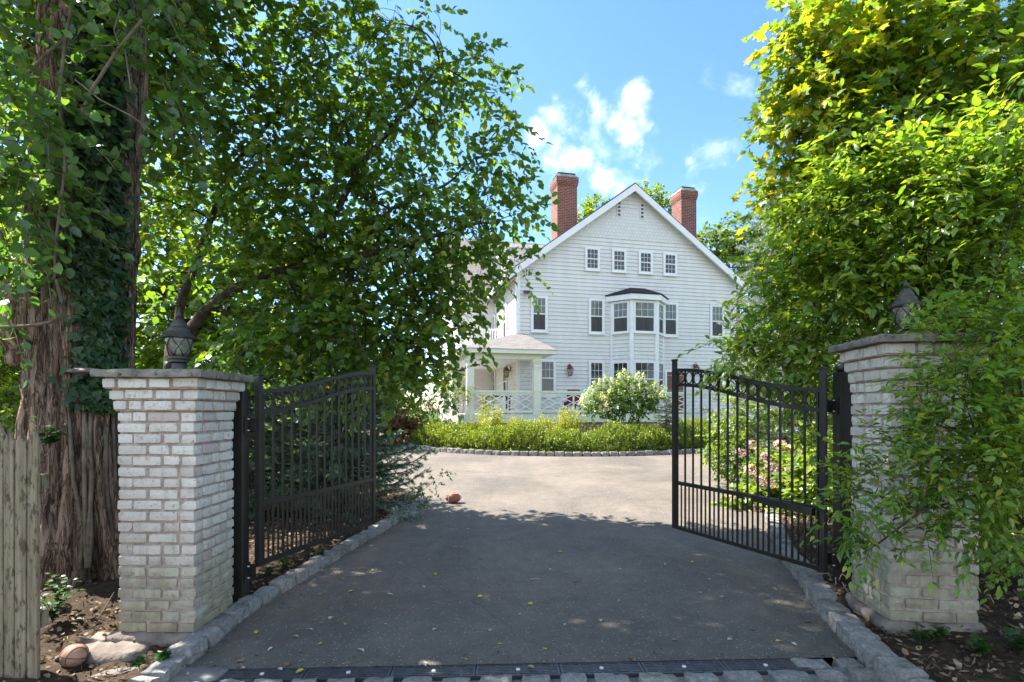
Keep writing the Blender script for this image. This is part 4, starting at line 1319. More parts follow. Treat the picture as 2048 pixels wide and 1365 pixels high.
# ------------------------------------------------------------------ picket fence at the left edge
fence = thing('picket_fence', (-2.72, 3.02, -.06), 'weathered mossy wooden picket fence ending beside the old tree trunk', 'fence', math.radians(172))
r = random.Random(3)
for i in range(12):
    w = r.uniform(.062, .074); x = .002 + i * .078; h = 1.50 + r.uniform(-.02, .02) + (.04 if i == 3 else 0); tl = r.uniform(-.006, .006)
    mb = MB(); t = .011; yy = r.uniform(-.004, .004)
    prof = [(x, 0), (x + w, 0), (x + w + tl, h - .07), (x + w * .5 + tl, h), (x + tl, h - .07)]
    mb.add([(a, yy - t, z) for a, z in prof] + [(a, yy + t, z) for a, z in prof], [(0, 1, 2, 3, 4), (9, 8, 7, 6, 5), (0, 5, 6, 1), (1, 6, 7, 2), (2, 7, 8, 3), (3, 8, 9, 4), (4, 9, 5, 0)])
    mb.build('picket', M['picket'], fence, bevel=.004)
for z in (.35, 1.15):
    MB().box(0, .95, -.055, -.0155, z, z + .085).build('fence_rail', M['picket'], fence)
MB().box(.30, .39, -.15, -.06, -.3, 1.42).build('fence_post', M['picket'], fence)

# ------------------------------------------------------------------ balls
bb = thing('basketball', (-2.685, 3.22, .042), 'faded tan basketball lying in the mulch between the fence and the brick pillar', 'basketball')
R_ = .072


def sphere(rx, ry, rz, n=32, m=20, fn=None):
    v = []; f = []
    for i in range(m + 1):
        t = PI * i / m
        for k in range(n):
            a = 2 * PI * k / n
            p = (rx * math.sin(t) * math.cos(a), ry * math.sin(t) * math.sin(a), rz * math.cos(t))
            v.append(fn(p) if fn else p)
    for i in range(m):
        for k in range(n):
            k2 = (k + 1) % n
            f.append((i * n + k, (i + 1) * n + k, (i + 1) * n + k2, i * n + k2))
    return v, f


mb = MB(); mb.add(*sphere(R_, R_, R_ * .96)); mb.build('ball_skin', M['leather'], bb, smooth=True)
ang = (0.5, .3)
for kind in range(4):
    pts = []
    for q in range(41):
        t = 2 * PI * q / 40
        if kind == 0: p = Vector((math.cos(t), math.sin(t), 0))
        elif kind == 1: p = Vector((0, math.cos(t), math.sin(t)))
        else:
            sg = 1 if kind == 2 else -1
            p = Vector((sg * (.62 + .12 * math.cos(2 * t)), math.cos(t) * .78, math.sin(t) * .78)).normalized()
        p = Vector((p.x, p.y * .94 + p.z * .34, -p.y * .34 + p.z * .94)); p = Vector((p.x * .8 + p.y * .6, -p.x * .6 + p.y * .8, p.z))
        pts.append((p.x * R_ * 1.0, p.y * R_ * 1.0, p.z * R_ * .96))
    mb = MB(); mb.tube(pts, .0022, 6); mb.build('seam', M['seam'], bb, smooth=True)

fp = at(907, 1005, 8.25)
fb = thing('football', (fp[0], 8.25, gz(8.25) + .082), 'brown leather football lying alone on the sunlit asphalt', 'football', math.radians(24))


def fbs(p):
    s = abs(p[0]) / .135
    k = max(0, 1 - s ** 2.0) ** .80 / max(1e-6, (1 - s * s) ** .5) if s < .999 else 0
    return (p[0], p[1] * k, p[2] * k)


v, f = sphere(.084, .084, .135, 28, 26)
v = [(z, x, y) for x, y, z in v]; v = [fbs(p) for p in v]
mb = MB(); mb.add(v, f); mb.build('ball_skin', M['football'], fb, smooth=True)
mb = MB(); mb.tube([(-.045, -.045, .070), (0, -.047, .0722), (.045, -.045, .070)], .003, 6)
for k in range(6): mb.box(-.04 + k * .016 - .002, -.04 + k * .016 + .002, -.058, -.034, .0700, .0735)
mb.build('lacing', M['lace'], fb)
for sx in (-1, 1):
    mb = MB(); n = 24; rr = .0545; v = []; f = []
    for i in range(n):
        a = 2 * PI * i / n
        for x, q in ((sx * .091, 1.05), (sx * .099, .98)): v.append((x, rr * q * math.cos(a), rr * q * math.sin(a)))
    for i in range(n):
        j = (i + 1) % n; f.append((i * 2, i * 2 + 1, j * 2 + 1, j * 2))
    mb.add(v, f); mb.build('stripe', M['lace'], fb)

# ------------------------------------------------------------------ the old furrowed tree
def furrowed_trunk(axis, rads, n=150, m=230, amp=.30, twist=.25, seed=0):
    axis = np.array(axis, float); zs = axis[:, 2]
    v = []; f = []
    z0, z1 = zs[0], zs[-1]
    for i in range(m + 1):
        u = i / m; z = z0 + (z1 - z0) * u
        cx_ = np.interp(z, zs, axis[:, 0]); cy_ = np.interp(z, zs, axis[:, 1]); R = np.interp(z, zs, rads)
        flare = max(0, 1 - (z - z0) / 1.3) ** 2
        for k in range(n):
            a = 2 * PI * k / n; aa = a + twist * z * .35
            ca, sa = math.cos(aa), math.sin(aa)
            b1 = mnoise.noise(Vector((ca * 2.2, sa * 2.2, z * .28 + seed)))
            r1 = 1 - abs(mnoise.noise(Vector((ca * 5.5, sa * 5.5, z * .55 + seed * 2)))) * 2.0
            r2 = 1 - abs(mnoise.noise(Vector((ca * 13, sa * 13, z * 1.3 + seed * 3)))) * 2.0
            r3 = mnoise.noise(Vector((ca * 30, sa * 30, z * 5)))
            bt = math.cos(a * 5 + .7) * .09 * flare + math.cos(a * 3 - .4) * .08 * flare
            rr = R * (1 + b1 * .22 + amp * (r1 * .55 + r2 * .38 + r3 * .07) + bt - amp * .4)
            v.append((cx_ + rr * math.cos(a), cy_ + rr * math.sin(a), z))
    for i in range(m):
        for k in range(n):
            k2 = (k + 1) % n
            f.append((i * n + k, i * n + k2, (i + 1) * n + k2, (i + 1) * n + k))
    mb = MB(); mb.add(v, f)
    return mb


TX, TY = -3.98, 4.85
AX = [(TX + .02, TY, -.15), (TX, TY, .5), (TX - .01, TY + .0, 1.6), (TX + .02, TY + .03, 3.2), (TX + .06, TY + .06, 5.2), (TX + .2, TY + .3, 8.0), (TX + .5, TY + .6, 10.5)]
old = thing('old_tree', (0, 0, 0), 'massive old tree with a deeply furrowed brown trunk behind the bare brick pillar', 'tree')
furrowed_trunk(AX, [.54, .44, .375, .36, .345, .28, .18], seed=3).build('trunk', M['bark'], old, smooth=True)
# broken stub and burl on the left of the trunk
mb = MB(); v, f = rough_block(.30, .30, .75, 401, (6, 6, 10), .05, .5)
mb.add([(TX - .36 + p.x, TY - .10 + p.y, 2.30 + p.z) for p in v], f); mb.build('burl', M['bark'], old, smooth=True)
# high crown, above the frame, that shades the drive
hb_ = [((-4.6, 5.6, 8.6), (1.9, 1.9, 1.3), 260), ((-2.6, 6.4, 8.3), (1.7, 1.5, 1.2), 120), ((-2.0, 4.6, 7.9), (1.6, 1.6, 1.1), 240), ((-3.6, 3.4, 7.4), (1.7, 1.6, 1.2), 220), ((-4.2, 6.6, 10.4), (2.0, 2.0, 1.4), 200), ((-1.6, 7.4, 8.9), (1.3, 1.3, 1.0), 70), ((-5.6, 4.2, 7.0), (1.4, 1.6, 1.2), 160), ((-5.4, 7.0, 7.6), (1.3, 1.4, 1.0), 130), ((-6.9, 7.4, 8.6), (1.4, 1.2, 1.1), 110), ((-4.4, 6.0, 7.0), (1.1, 1.0, .7), 110), ((-5.2, 8.4, 7.6), (1.3, 1.0, .9), 50), ((-5.1, 6.3, 5.6), (.9, .9, .7), 150), ((-6.2, 6.9, 6.9), (.9, .9, .7), 120)]
P, D, N, sz, ln = crown(hb_, 10, (.35, .65), size=(.10, .15))
leaf_object('crown', 'rhomb', P, D, N, sz * 1.15, M['lf_linden'], old)
branches([a for a in AX if a[2] > 4], hb_, ln, r0=.11, twig_r=.006, link=.25, name='limb', parent=old)

# shelf fungi on the old trunk
for (px, py, d, w, lab) in ((88, 548, 4.42, .26, 'flat grey shelf fungus high on the old trunk'), (168, 742, 4.36, .24, 'flat grey shelf fungus level with the pillar cap on the old trunk')):
    p = at(px, py, d)
    fg = thing('shelf_fungus', p, lab, 'fungus')
    mb = MB(); v, f = sphere(w / 2, w / 2 * .8, .026, 24, 10, lambda p: (p[0] * (1 + .1 * math.sin(5 * p[0] * 20)), p[1], p[2] + .1 * p[1]))
    mb.add(v, f); mb.build('fungus_shelf', M['fungus'], fg, smooth=True)

# ivy on the right flank of the trunk
def trunk_surface(z, a, out):
    zs = [p[2] for p in AX]; R = np.interp(z, zs, [.54, .44, .375, .36, .345, .28, .18])
    return np.array([np.interp(z, zs, [p[0] for p in AX]) + (R + out) * np.cos(a), np.interp(z, zs, [p[1] for p in AX]) + (R + out) * np.sin(a), z]).T


ivy = thing('ivy_vine', (TX + .4, TY - .2, 0), 'dark glossy ivy climbing the right flank of the old trunk', 'ivy')
n = 5200
z = rng.uniform(1.55, 5.6, n); a = rng.normal(-.66, .27, n) - .10 * (z - 3.2)
keep = rng.random(n) < np.clip(1.2 - np.abs(a + .62) / 1.0, 0, 1); z = z[keep]; a = a[keep]; n = len(z)
P = trunk_surface(z, a, rng.uniform(.01, .10, n)); rad = np.stack([np.cos(a), np.sin(a), np.zeros(n)], 1)
D = unit(np.array([0, 0, -1.0]) + rng.normal(size=(n, 3)) * .45 + rad * .35); N = unit(rad + rng.normal(size=(n, 3)) * .35 + np.array([0, 0, .3]))
o = leaf_object('ivy_leaves', 'ivy', P - np.array([TX + .4, TY - .2, 0]), D, N, rng.uniform(.05, .10, n), M['lf_ivy'], ivy)
ms = []
for k in range(7):
    zz = np.linspace(.2, 5.6, 22); aa = -.6 + rng.uniform(-.35, .35) + np.cumsum(rng.normal(size=22) * .05)
    ms.append(tubes_mesh('v', [trunk_surface(zz, aa, .015) - np.array([TX + .4, TY - .2, 0])], [np.linspace(.02, .008, 22)], 6))
joined('stem', ms, M['vine'], ivy)

# hanging vine with broad leaves over the front of the trunk
hv = thing('hanging_vine', (-3.4, 4.0, 5.0), 'broad round leaved vine hanging in front of the upper old trunk', 'vine')
vb = [B(40, 90, 4.1, .36, 22), B(35, 250, 4.15, .36, 24), B(110, 230, 4.1, .18, 4), B(60, 330, 4.1, .28, 14), B(30, 400, 4.2, .36, 20), B(70, 440, 4.1, .20, 9), B(60, 520, 4.2, .22, 10), B(0, 170, 4.0, .4, 22), B(60, -40, 4.1, .4, 20), B(310, -30, 4.4, .5, 26), B(320, 110, 4.5, .40, 20), B(20, 600, 4.4, .26, 12), B(310, 230, 4.6, .3, 14), B(-40, 320, 4.0, .4, 18)]
vo_ = np.array([-3.4, 4.0, 5.0])
P, D, N, sz, ln = crown(vb, 9, (.3, .5), droop=.55, size=(.065, .108), up=.55)
leaf_object('vine_leaves', 'round', P - vo_, D, N, sz, M['lf_vine'], hv)
ms = [tubes_mesh('t', ln - vo_, np.tile(np.array([.005, .004, .003, .002]), (len(ln), 1)), 4)]
for pts, w in (([(112, 560), (122, 600), (128, 625), (100, 645), (60, 652), (0, 655), (-40, 650)], .012), ([(130, 330), (122, 400), (112, 480), (108, 560)], .010), ([(160, -60), (130, 80), (118, 200), (130, 330)], .012), ([(45, 160), (90, 110), (140, 70)], .012), ([(150, 160), (200, 200), (262, 232), (300, 260)], .006), ([(285, 40), (235, 100), (190, 170), (160, 230)], .012), ([(250, 100), (256, 140), (262, 180)], .006), ([(240, 20), (228, 60), (238, 90)], .006)):
    L = np.array([at(x, y, 4.16) for x, y in pts]) - vo_
    ms.append(tubes_mesh('s', [L], [np.full(len(L), w)], 7))
joined('stem', ms, M['vine'], hv)

# ------------------------------------------------------------------ the spreading understory tree between trunk and house
ut = thing('spreading_tree', (-4.6, 7.2, 0), 'spreading broadleaf tree with a long curved limb overhanging the open driveway', 'tree')
uo = np.array([-4.6, 7.2, 0])
tr_pts = [(-4.75, 7.25, -.2), (-4.72, 7.25, .9), tuple(at(352, 690, 7.1)), tuple(at(385, 650, 7.0))]
limbA = [at(352, 740, 7.1), at(385, 652, 7.0), at(432, 605, 6.95), at(478, 573, 6.9), at(530, 550, 6.9), at(600, 533, 6.9), at(690, 520, 6.95), at(780, 500, 7.0), at(880, 470, 7.1), at(960, 445, 7.2)]
limbB = [at(352, 690, 7.1), at(362, 600, 7.2), at(385, 545, 7.3), at(420, 440, 7.3), at(470, 330, 7.3), at(560, 220, 7.2), at(660, 120, 7.2)]
limbC = [at(600, 533, 6.9), at(660, 450, 7.0), at(715, 340, 7.1), at(760, 285, 7.15), at(820, 210, 7.2), at(880, 130, 7.3)]
limbD = [at(715, 345, 7.1), at(700, 290, 7.1), at(690, 240, 7.1), at(700, 180, 7.2)]
limbE = [at(690, 520, 6.95), at(780, 420, 7.0), at(850, 390, 7.0), at(905, 360, 7.1), at(950, 315, 7.1)]
ub = [B(330, 60, 6.6, .85, 90), B(470, 120, 6.8, .9, 86), B(600, 60, 7.0, .85, 84), B(720, 120, 7.1, .7, 56), B(770, 40, 7.2, .5, 28), B(400, 270, 6.9, .8, 90), B(540, 290, 6.9, .85, 78), B(660, 260, 7.1, .75, 80), B(770, 250, 7.2, .62, 62), B(850, 190, 7.3, .42, 26), B(920, 170, 7.3, .34, 16), B(975, 125, 7.35, .20, 6), B(990, 185, 7.35, .22, 7),
      B(880, 100, 7.3, .28, 8), B(855, 40, 7.3, .22, 6), B(900, 240, 7.3, .26, 10), B(340, 400, 6.8, .7, 40), B(480, 430, 6.9, .7, 48), B(610, 420, 7.0, .8, 95), B(730, 400, 7.1, .75, 85), B(840, 370, 7.2, .55, 46), B(330, 560, 7.2, .5, 8), B(500, 650, 6.9, .6, 24), B(590, 600, 6.9, .7, 80), B(710, 560, 7.0, .75, 95), B(820, 500, 7.1, .62, 66), B(910, 450, 7.2, .50, 42), B(985, 410, 7.25, .40, 26), B(1010, 310, 7.3, .26, 12), B(965, 350, 7.2, .3, 13),
      B(1010, 250, 7.3, .16, 5), B(1030, 430, 7.3, .28, 12), B(1020, 530, 7.3, .24, 11), B(960, 530, 7.2, .34, 18), B(640, 690, 6.7, .5, 52), B(740, 660, 6.9, .6, 64), B(840, 620, 7.1, .50, 64), B(890, 560, 7.15, .42, 36), B(860, 700, 7.0, .34, 34), B(800, 720, 6.8, .34, 32), B(905, 640, 7.1, .24, 14), B(560, 700, 6.6, .40, 36), B(880, 760, 7.0, .16, 5),
      B(470, 720, 6.5, .3, 12), B(760, 770, 6.7, .14, 5), B(640, 180, 7.6, .7, 24), B(590, 470, 7.6, .8, 34), B(720, 480, 7.7, .8, 60)]
ub = [(c_, r_, int(n_ * 1.02 + 1)) for c_, r_, n_ in ub]
P, D, N, sz, ln = crown(ub, 11, (.32, .62), droop=.35, size=(.080, .128))
leaf_object('crown', 'ovate', P - uo, D, N, sz, M['lf_linden'], ut)
ms = []
for L, ra, rb in ((tr_pts, .17, .12), (limbA, .085, .022), (limbB, .065, .02), (limbC, .055, .018), (limbD, .03, .01), (limbE, .03, .010)):
    L = np.array(L, float); L = L - uo
    kk = np.linspace(0, len(L) - 1, len(L) * 4)
    L2 = np.stack([np.interp(kk, np.arange(len(L)), L[:, c]) for c in range(3)], 1) + rng.normal(size=(len(kk), 3)) * .006
    ms.append(tubes_mesh('l', [L2], [np.linspace(ra, rb, len(kk))], 10))
joined('trunk', ms, M['limb_bark'], ut)
roots = np.array([*limbA[2:], *limbB[2:], *limbC, *limbD, *limbE]) - uo
branches(roots, [(c - uo, r_, n_) for c, r_, n_ in ub], ln - uo, r0=.020, twig_r=.0035, link=.35, name='branch', parent=ut)


# ------------------------------------------------------------------ generic plants
def base_z(x, y): return gz(y) + .03


def bush(name, label, cat, base, blobs, lf, mat, size, lpt=9, twig=(.12, .25), droop=.2, up=.7, group=None, stems=6, r0=.012, twr=.0025, link=.12, part='foliage', stem_mat='twig'):
    T = thing(name, base, label, cat, 0, group); o = np.array(base, float)
    P, D, N, sz, ln = crown(blobs, lpt, twig, droop=droop, size=size, up=up)
    leaf_object(part, lf, P - o, D, N, sz, M[mat], T)
    rp = np.array([(rng.uniform(-.05, .05), rng.uniform(-.05, .05), 0.0) for _ in range(stems)])
    branches(rp, [(np.asarray(c) - o, r_, n_) for c, r_, n_ in blobs], ln - o, r0=r0, twig_r=twr, link=link, name='stem', parent=T, mat=stem_mat)
    return T


def tree(name, label, base, blobs, lf, mat, size, lpt=9, twig=(.4, .8), r=.18, top=None, group=None, link=.1, droop=.2, trunk_pts=None):
    T = thing(name, base, label, 'tree', 0, group); o = np.array(base, float)
    P, D, N, sz, ln = crown(blobs, lpt, twig, droop=droop, size=size)
    leaf_object('crown', lf, P - o, D, N, sz, M[mat], T)
    if trunk_pts is None:
        top = top or np.mean([np.asarray(b[0])[2] for b in blobs]) - o[2]
        cxy = np.mean([np.asarray(b[0])[:2] for b in blobs], axis=0) - o[:2]
        trunk_pts = [np.array([0, 0, -.2]), np.array([cxy[0] * .1, cxy[1] * .1, top * .35]), np.array([cxy[0] * .5, cxy[1] * .5, top * .7]), np.array([cxy[0], cxy[1], top * 1.05])]
    L = np.array(trunk_pts, float); kk = np.linspace(0, len(L) - 1, 16)
    L2 = np.stack([np.interp(kk, np.arange(len(L)), L[:, c]) for c in range(3)], 1)
    joined('trunk', [tubes_mesh('t', [L2], [np.linspace(r, r * .25, 16)], 10)], M['bark'], T)
    branches(L2[4:], [(np.asarray(c) - o, r_, n_) for c, r_, n_ in blobs], ln - o, r0=r * .3, twig_r=.01, link=link, name='limb', parent=T)
    return T


# far trees on the left, lit from behind
tree('woodland_tree', 'sunlit yellow green tree glowing through the leaves left of the old trunk', (-14.5, 17.5, .2), [B(-60, 420, 15, 2.0, 150), B(30, 560, 15.5, 1.8, 150), B(-20, 690, 15, 1.6, 130), B(60, 760, 15.5, 1.5, 130), B(40, 250, 16, 2.0, 120), B(-100, 150, 16, 2.4, 110)], 'rhomb', 'lf_bright', (.19, .30), lpt=14)
tree('woodland_tree', 'tall sunlit tree glowing behind the lantern on the bare brick pillar', (-12.5, 20.5, .25), [B(330, 640, 18, 1.7, 150), B(300, 520, 19, 1.9, 140), B(430, 590, 18.5, 1.6, 130), B(340, 740, 18, 1.3, 120), B(420, 430, 20, 1.9, 120), B(280, 380, 20, 2.2, 120), B(470, 720, 17.5, 1.2, 100)], 'rhomb', 'lf_bright', (.21, .33), lpt=15)
tree('woodland_tree', 'green tree far back behind the iron gate ring band on the shaded side', (-8.5, 22, .3), [B(560, 660, 20, 1.6, 130), B(640, 590, 21, 1.7, 120), B(600, 760, 19, 1.2, 110), B(700, 700, 20, 1.2, 100), B(560, 520, 21, 1.6, 100), B(780, 760, 20, .9, 70), B(500, 800, 18, 1.0, 90), B(660, 800, 18, 1.0, 90), B(600, 850, 17.5, .9, 80)], 'rhomb', 'lf_far', (.22, .34), lpt=15)
tree('woodland_tree', 'leafy tree in the dappled shade directly behind the picket fence', (-9.2, 9.5, .1), [B(20, 830, 8.5, .8, 90), B(-30, 760, 8.6, .8, 80), B(60, 700, 8.8, .5, 40), B(-60, 620, 9, .9, 70), B(20, 480, 9.2, .8, 60), B(-80, 400, 9.2, 1.0, 60)], 'ovate', 'lf_bright', (.09, .14), lpt=10, twig=(.35, .6), r=.09)
# the wood that closes the view beyond the lawn, one far mass
def far_wood():
    P = []
    for x0, x1, y0, y1, h, n in ((-48, -11, 34, 46, 9.5, 26000), (-22, -7, 30, 34, 4.5, 9000), (13, 48, 36, 48, 9, 18000), (10, 20, 27, 30, 4.5, 6000)):
        x = rng.uniform(x0, x1, n); y = rng.uniform(y0, y1, n)
        top = h * (.62 + .2 * np.sin(x * .9 + y * .3) + .14 * np.sin(x * 2.3 + 1) + .08 * np.sin(x * 5.1))
        P.append(np.stack([x, y, .6 + top * rng.random(n) ** .75], 1))
    P = np.concatenate(P); n = len(P)
    D = unit(rng.normal(size=(n, 3)) * np.array([1, 1, .5])); N = unit(np.array([0, 0, .8]) + rng.normal(size=(n, 3)) * .7)
    tag(leaf_object('far_wood', 'rhomb', P, D, N, rng.uniform(.30, .55, n), M['lf_far']), 'far wood closing the view beyond the lawn', 'wood', kind='stuff')


far_wood()
# understory behind the left gate
bush('understory_shrub', 'leafy shrub in deep shade behind the hinge of the bare pillar gate', 'shrub', (-4.0, 8.2, .1), [B(540, 880, 8, .5, 60), B(470, 980, 8, .5, 60), B(600, 960, 8.6, .5, 60), B(560, 1040, 8, .35, 40), B(520, 800, 8.6, .5, 50)], 'ovate', 'lf_far', (.06, .10), 9, (.2, .4), r0=.02)

# trees behind the house
tree('far_tree', 'rounded tree top showing between the left chimney and the gable peak', (7.2, 40, .7), [B(1195, 430, 38, 1.3, 130), B(1230, 450, 38, 1.3, 120), B(1170, 450, 38.5, 1.0, 80), B(1215, 520, 38, 2.0, 80)], 'rhomb', 'lf_bright', (.22, .36), lpt=8)
tree('far_tree', 'rounded tree top showing between the gable peak and the right chimney', (11, 41, .7), [B(1300, 405, 39, 1.2, 120), B(1325, 430, 39, .9, 90), B(1290, 470, 39, 1.8, 100), B(1330, 480, 39.5, 1.2, 60)], 'rhomb', 'lf_bright', (.22, .36), lpt=8)
tree('far_tree', 'broad green tree beyond the right chimney and the lower roof edge', (15, 38, .7), [B(1420, 500, 36, 1.7, 140), B(1470, 475, 36, 1.5, 130), B(1530, 500, 36, 1.6, 130), B(1440, 560, 36, 1.8, 130), B(1520, 570, 36, 1.8, 120), B(1500, 640, 35, 1.6, 110), B(1560, 450, 36.5, 1.3, 80), B(1480, 700, 34, 1.3, 70)], 'rhomb', 'lf_far', (.24, .38), lpt=9)


# ------------------------------------------------------------------ spruces
def spruce(name, label, base, H, R, mat, seed, whorls=16, per=9, nl=.03, nw=1.0, gap=(0, 0), needles=34, lo=.05, ex=.8):
    T = thing(name, base, label, 'tree'); rs = np.random.default_rng(seed)
    br = []; brr = []; tw = []
    for w in range(whorls):
        u = lo + (1 - lo) * w / whorls; z = H * u
        for k in range(per):
            a = 2 * PI * (k + rs.random() * .6) / per + w * 1.1
            L = R * (1 - u) ** ex * rs.uniform(.75, 1.1) + .12
            s = np.linspace(0, 1, 6)
            dirv = np.array([math.cos(a), math.sin(a), 0]); pit = rs.normal() * .16; zj = rs.normal() * .05 * H * .5
            pts = np.array([0, 0, max(.08, z + zj)]) + dirv * (L * s)[:, None] + np.array([0, 0, 1.0]) * (((-.28 + pit) * s + .30 * s ** 3) * L * (1 - .6 * u))[:, None]
            br.append(pts); brr.append(np.linspace(.018 * (1 - u) + .006, .003, 6))
            side = np.array([-math.sin(a), math.cos(a), 0])
            m = max(5, int(L / .055))
            for q in range(m):
                f = (q + .6) / m
                p = np.array([np.interp(f, s, pts[:, c]) for c in range(3)])
                sg = 1 if q % 2 else -1
                l2 = (.08 + .26 * L * (1 - f) * .6) * rs.uniform(.8, 1.2)
                d = unit(dirv * .75 + side * sg * .75 + rs.normal(size=3) * .30 + np.array([0, 0, -.28]))
                tw.append((p, p + d * l2))
            tw.append((pts[-2], pts[-1] + dirv * .05)); tw.append((pts[2], pts[4]))
    tw = np.array(tw); m = len(tw)
    t = rs.random((m, needles, 1)); A = tw[:, None, 0]; Bq = tw[:, None, 1]
    P = (A + (Bq - A) * t).reshape(-1, 3)
    d = unit(Bq - A); rnd = rs.normal(size=(m, needles, 3)); perp = unit(rnd - d * np.sum(rnd * d, 2, keepdims=True))
    D = unit(perp + d * .75).reshape(-1, 3)
    leaf_object('needles', 'needle', P, D, unit(rs.normal(size=D.shape)), rs.uniform(nl * .8, nl * 1.2, len(P)), M[mat], T)
    k3 = np.stack([tw[:, 0], (tw[:, 0] + tw[:, 1]) / 2, tw[:, 1]], 1)
    joined('branch', [tubes_mesh('b', br, brr, 5), tubes_mesh('c', k3, np.tile(np.array([.004, .003, .002]), (m, 1)), 3)], M['twig'], T)
    joined('trunk', [tubes_mesh('t', [[(0, 0, -.2), (0, 0, H * .5), (0, 0, H)]], [[.03 * H ** .6, .018 * H ** .6, .005]], 8)], M['bark'], T)
    return T


spruce('spruce_tree', 'dark spruce with drooping branches behind the free end of the bare pillar gate', (-2.55, 7.75, .08), 2.9, 1.32, 'needle', 4, whorls=19, per=11, nl=.050, needles=52)
spruce('spruce_tree', 'shaded dark spruce behind the bars of the bare pillar gate', (-3.75, 7.3, .08), 2.6, 1.1, 'needle', 5, whorls=16, per=10, nl=.050, needles=44)
spruce('blue_spruce', 'tall pale blue spruce beside the right end of the house', (8.8, 17.3, .3), 8.8, 2.35, 'needle_blue', 6, whorls=28, per=10, nl=.085, needles=30, ex=.55)
spruce('blue_spruce', 'low pale blue spruce behind the pink flowers and the open gate', (5.35, 10.2, .15), 1.9, 1.15, 'needle_blue', 8, whorls=11, per=9, nl=.05, needles=30)
spruce('blue_spruce', 'small pale blue spruce in front of the porch steps beside the hydrangea', (5.05, 17.2, .3), 1.75, .62, 'needle_blue', 9, whorls=12, per=8, nl=.045, needles=22)

# ------------------------------------------------------------------ hedge, gold shrubs and hydrangea in the bed
def hedge():
    T = thing('clipped_hedge', (BC[0], BC[1] - BBY, .2), 'low green hedge curving along the kerb in front of the porch', 'hedge')
    o = np.array([BC[0], BC[1] - BBY, .2])
    n = 15000
    a = rng.uniform(-PI * 1.04, .05, n); k = 1 - rng.random(n) ** 1.0 * .25 - .025
    base = np.stack([BC[0] + BA * k * np.cos(a), BC[1] + (BBY * k - .0) * np.sin(a)], 1)
    hgt = .66 + .13 * np.sin(a * 9) + .07 * np.sin(a * 23 + 1) + .05 * np.sin(a * 51)
    u = rng.random(n) ** .62
    edge = np.clip((1 - k - .025) / .07, .0, 1) * np.clip((.25 + .975 - 1 + k) / .05, .3, 1)
    z = .2 + .02 * np.clip(base[:, 1] - 14, 0, 9) + u * hgt * (.62 + .38 * edge) + .04
    Pb = np.concatenate([base, z[:, None]], 1)
    outv = np.stack([np.cos(a), np.sin(a), np.zeros(n)], 1) * (k > .9)[:, None]
    d = unit(np.array([0, 0, 1.0]) * (.35 + u[:, None]) + outv * .7 * (1.1 - u[:, None]) + rng.normal(size=(n, 3)) * .35)
    L = rng.uniform(.07, .16, n)[:, None]
    P = []; D = []; N = []
    for q in range(7):
        s = (q + .4) / 7
        P.append(Pb + d * L * s); D.append(unit(d * .6 + rng.normal(size=(n, 3)) * .6)); N.append(unit(rng.normal(size=(n, 3)) + d * .4 + np.array([0, 0, .6])))
    P = np.concatenate(P); D = np.concatenate(D); N = np.concatenate(N)
    leaf_object('foliage', 'rhomb', P - o, D, N, rng.uniform(.035, .06, len(P)), M['lf_hedge'], T)
    ln = np.stack([Pb - np.array([0, 0, .12]), Pb, Pb + d * L * .5, Pb + d * L], 1)[::3]
    joined('stem', [tubes_mesh('s', ln - o, np.tile(np.array([.004, .004, .003, .0015]), (len(ln), 1)), 3)], M['twig'], T)


hedge()


def spires(name, label, base, n, w, h, mat, size, cat='shrub', group=None):
    T = thing(name, base, label, cat, 0, group)
    P = []; D = []; N = []; ln = []
    for i in range(n):
        x, y = rng.normal(size=2) * w * .45; hh = h * rng.uniform(.55, 1.0) * (1 - .25 * min(1, math.hypot(x, y) / w))
        lean = np.array([x * .35, y * .35, 0]) + rng.normal(size=3) * np.array([.06, .06, 0])
        b = np.array([x, y, 0]); m = int(hh / .018)
        s = np.linspace(.12, 1, m)[:, None]
        pts = b + np.array([0, 0, hh]) * s + lean * s * s
        ln.append(np.stack([b, b + np.array([0, 0, hh]) * .33 + lean * .1, b + np.array([0, 0, hh]) * .66 + lean * .44, b + np.array([0, 0, hh]) + lean]))
        aa = rng.uniform(0, 2 * PI, m)
        dd = np.stack([np.cos(aa), np.sin(aa), rng.uniform(.2, 1.1, m)], 1)
        P.append(pts + rng.normal(size=(m, 3)) * .02); D.append(unit(dd)); N.append(unit(np.array([0, 0, 1.0]) + rng.normal(size=(m, 3)) * .5))
    P = np.concatenate(P); D = np.concatenate(D); N = np.concatenate(N)
    leaf_object('foliage', 'rhomb', P, D, N, rng.uniform(size[0], size[1], len(P)), M[mat], T)
    joined('stem', [tubes_mesh('s', ln, np.tile(np.array([.005, .004, .003, .001]), (len(ln), 1)), 3)], M['twig'], T)
    return T


gl = 'golden yellow feathery shrub standing behind the clipped hedge'
for px, py, d, w, h, lab in ((985, 850, 17.2, .60, 1.30, 'wispy tall golden shrub in front of the porch corner post'), (1035, 850, 16.9, .50, .92, 'lower golden shrub just right of the porch corner post'), (1085, 850, 16.9, .5, .98, 'golden feathery shrub below the right porch post'), (1135, 850, 16.8, .55, 1.28, 'bright golden shrub directly left of the flowering hydrangea')):
    p = at(px, py, d); spires('golden_shrub', lab, (p[0], p[1], gz(d) + .1), 130, w, h * 1.1, 'lf_gold', (.035, .065), group='golden shrubs behind the hedge')
p = at(975, 850, 17.6); spires('tall_weed', 'thin tall pale weed stalks in front of the porch railing', (p[0], p[1], gz(17) + .1), 12, .35, 2.1, 'lf_gold', (.04, .06), 'plant')

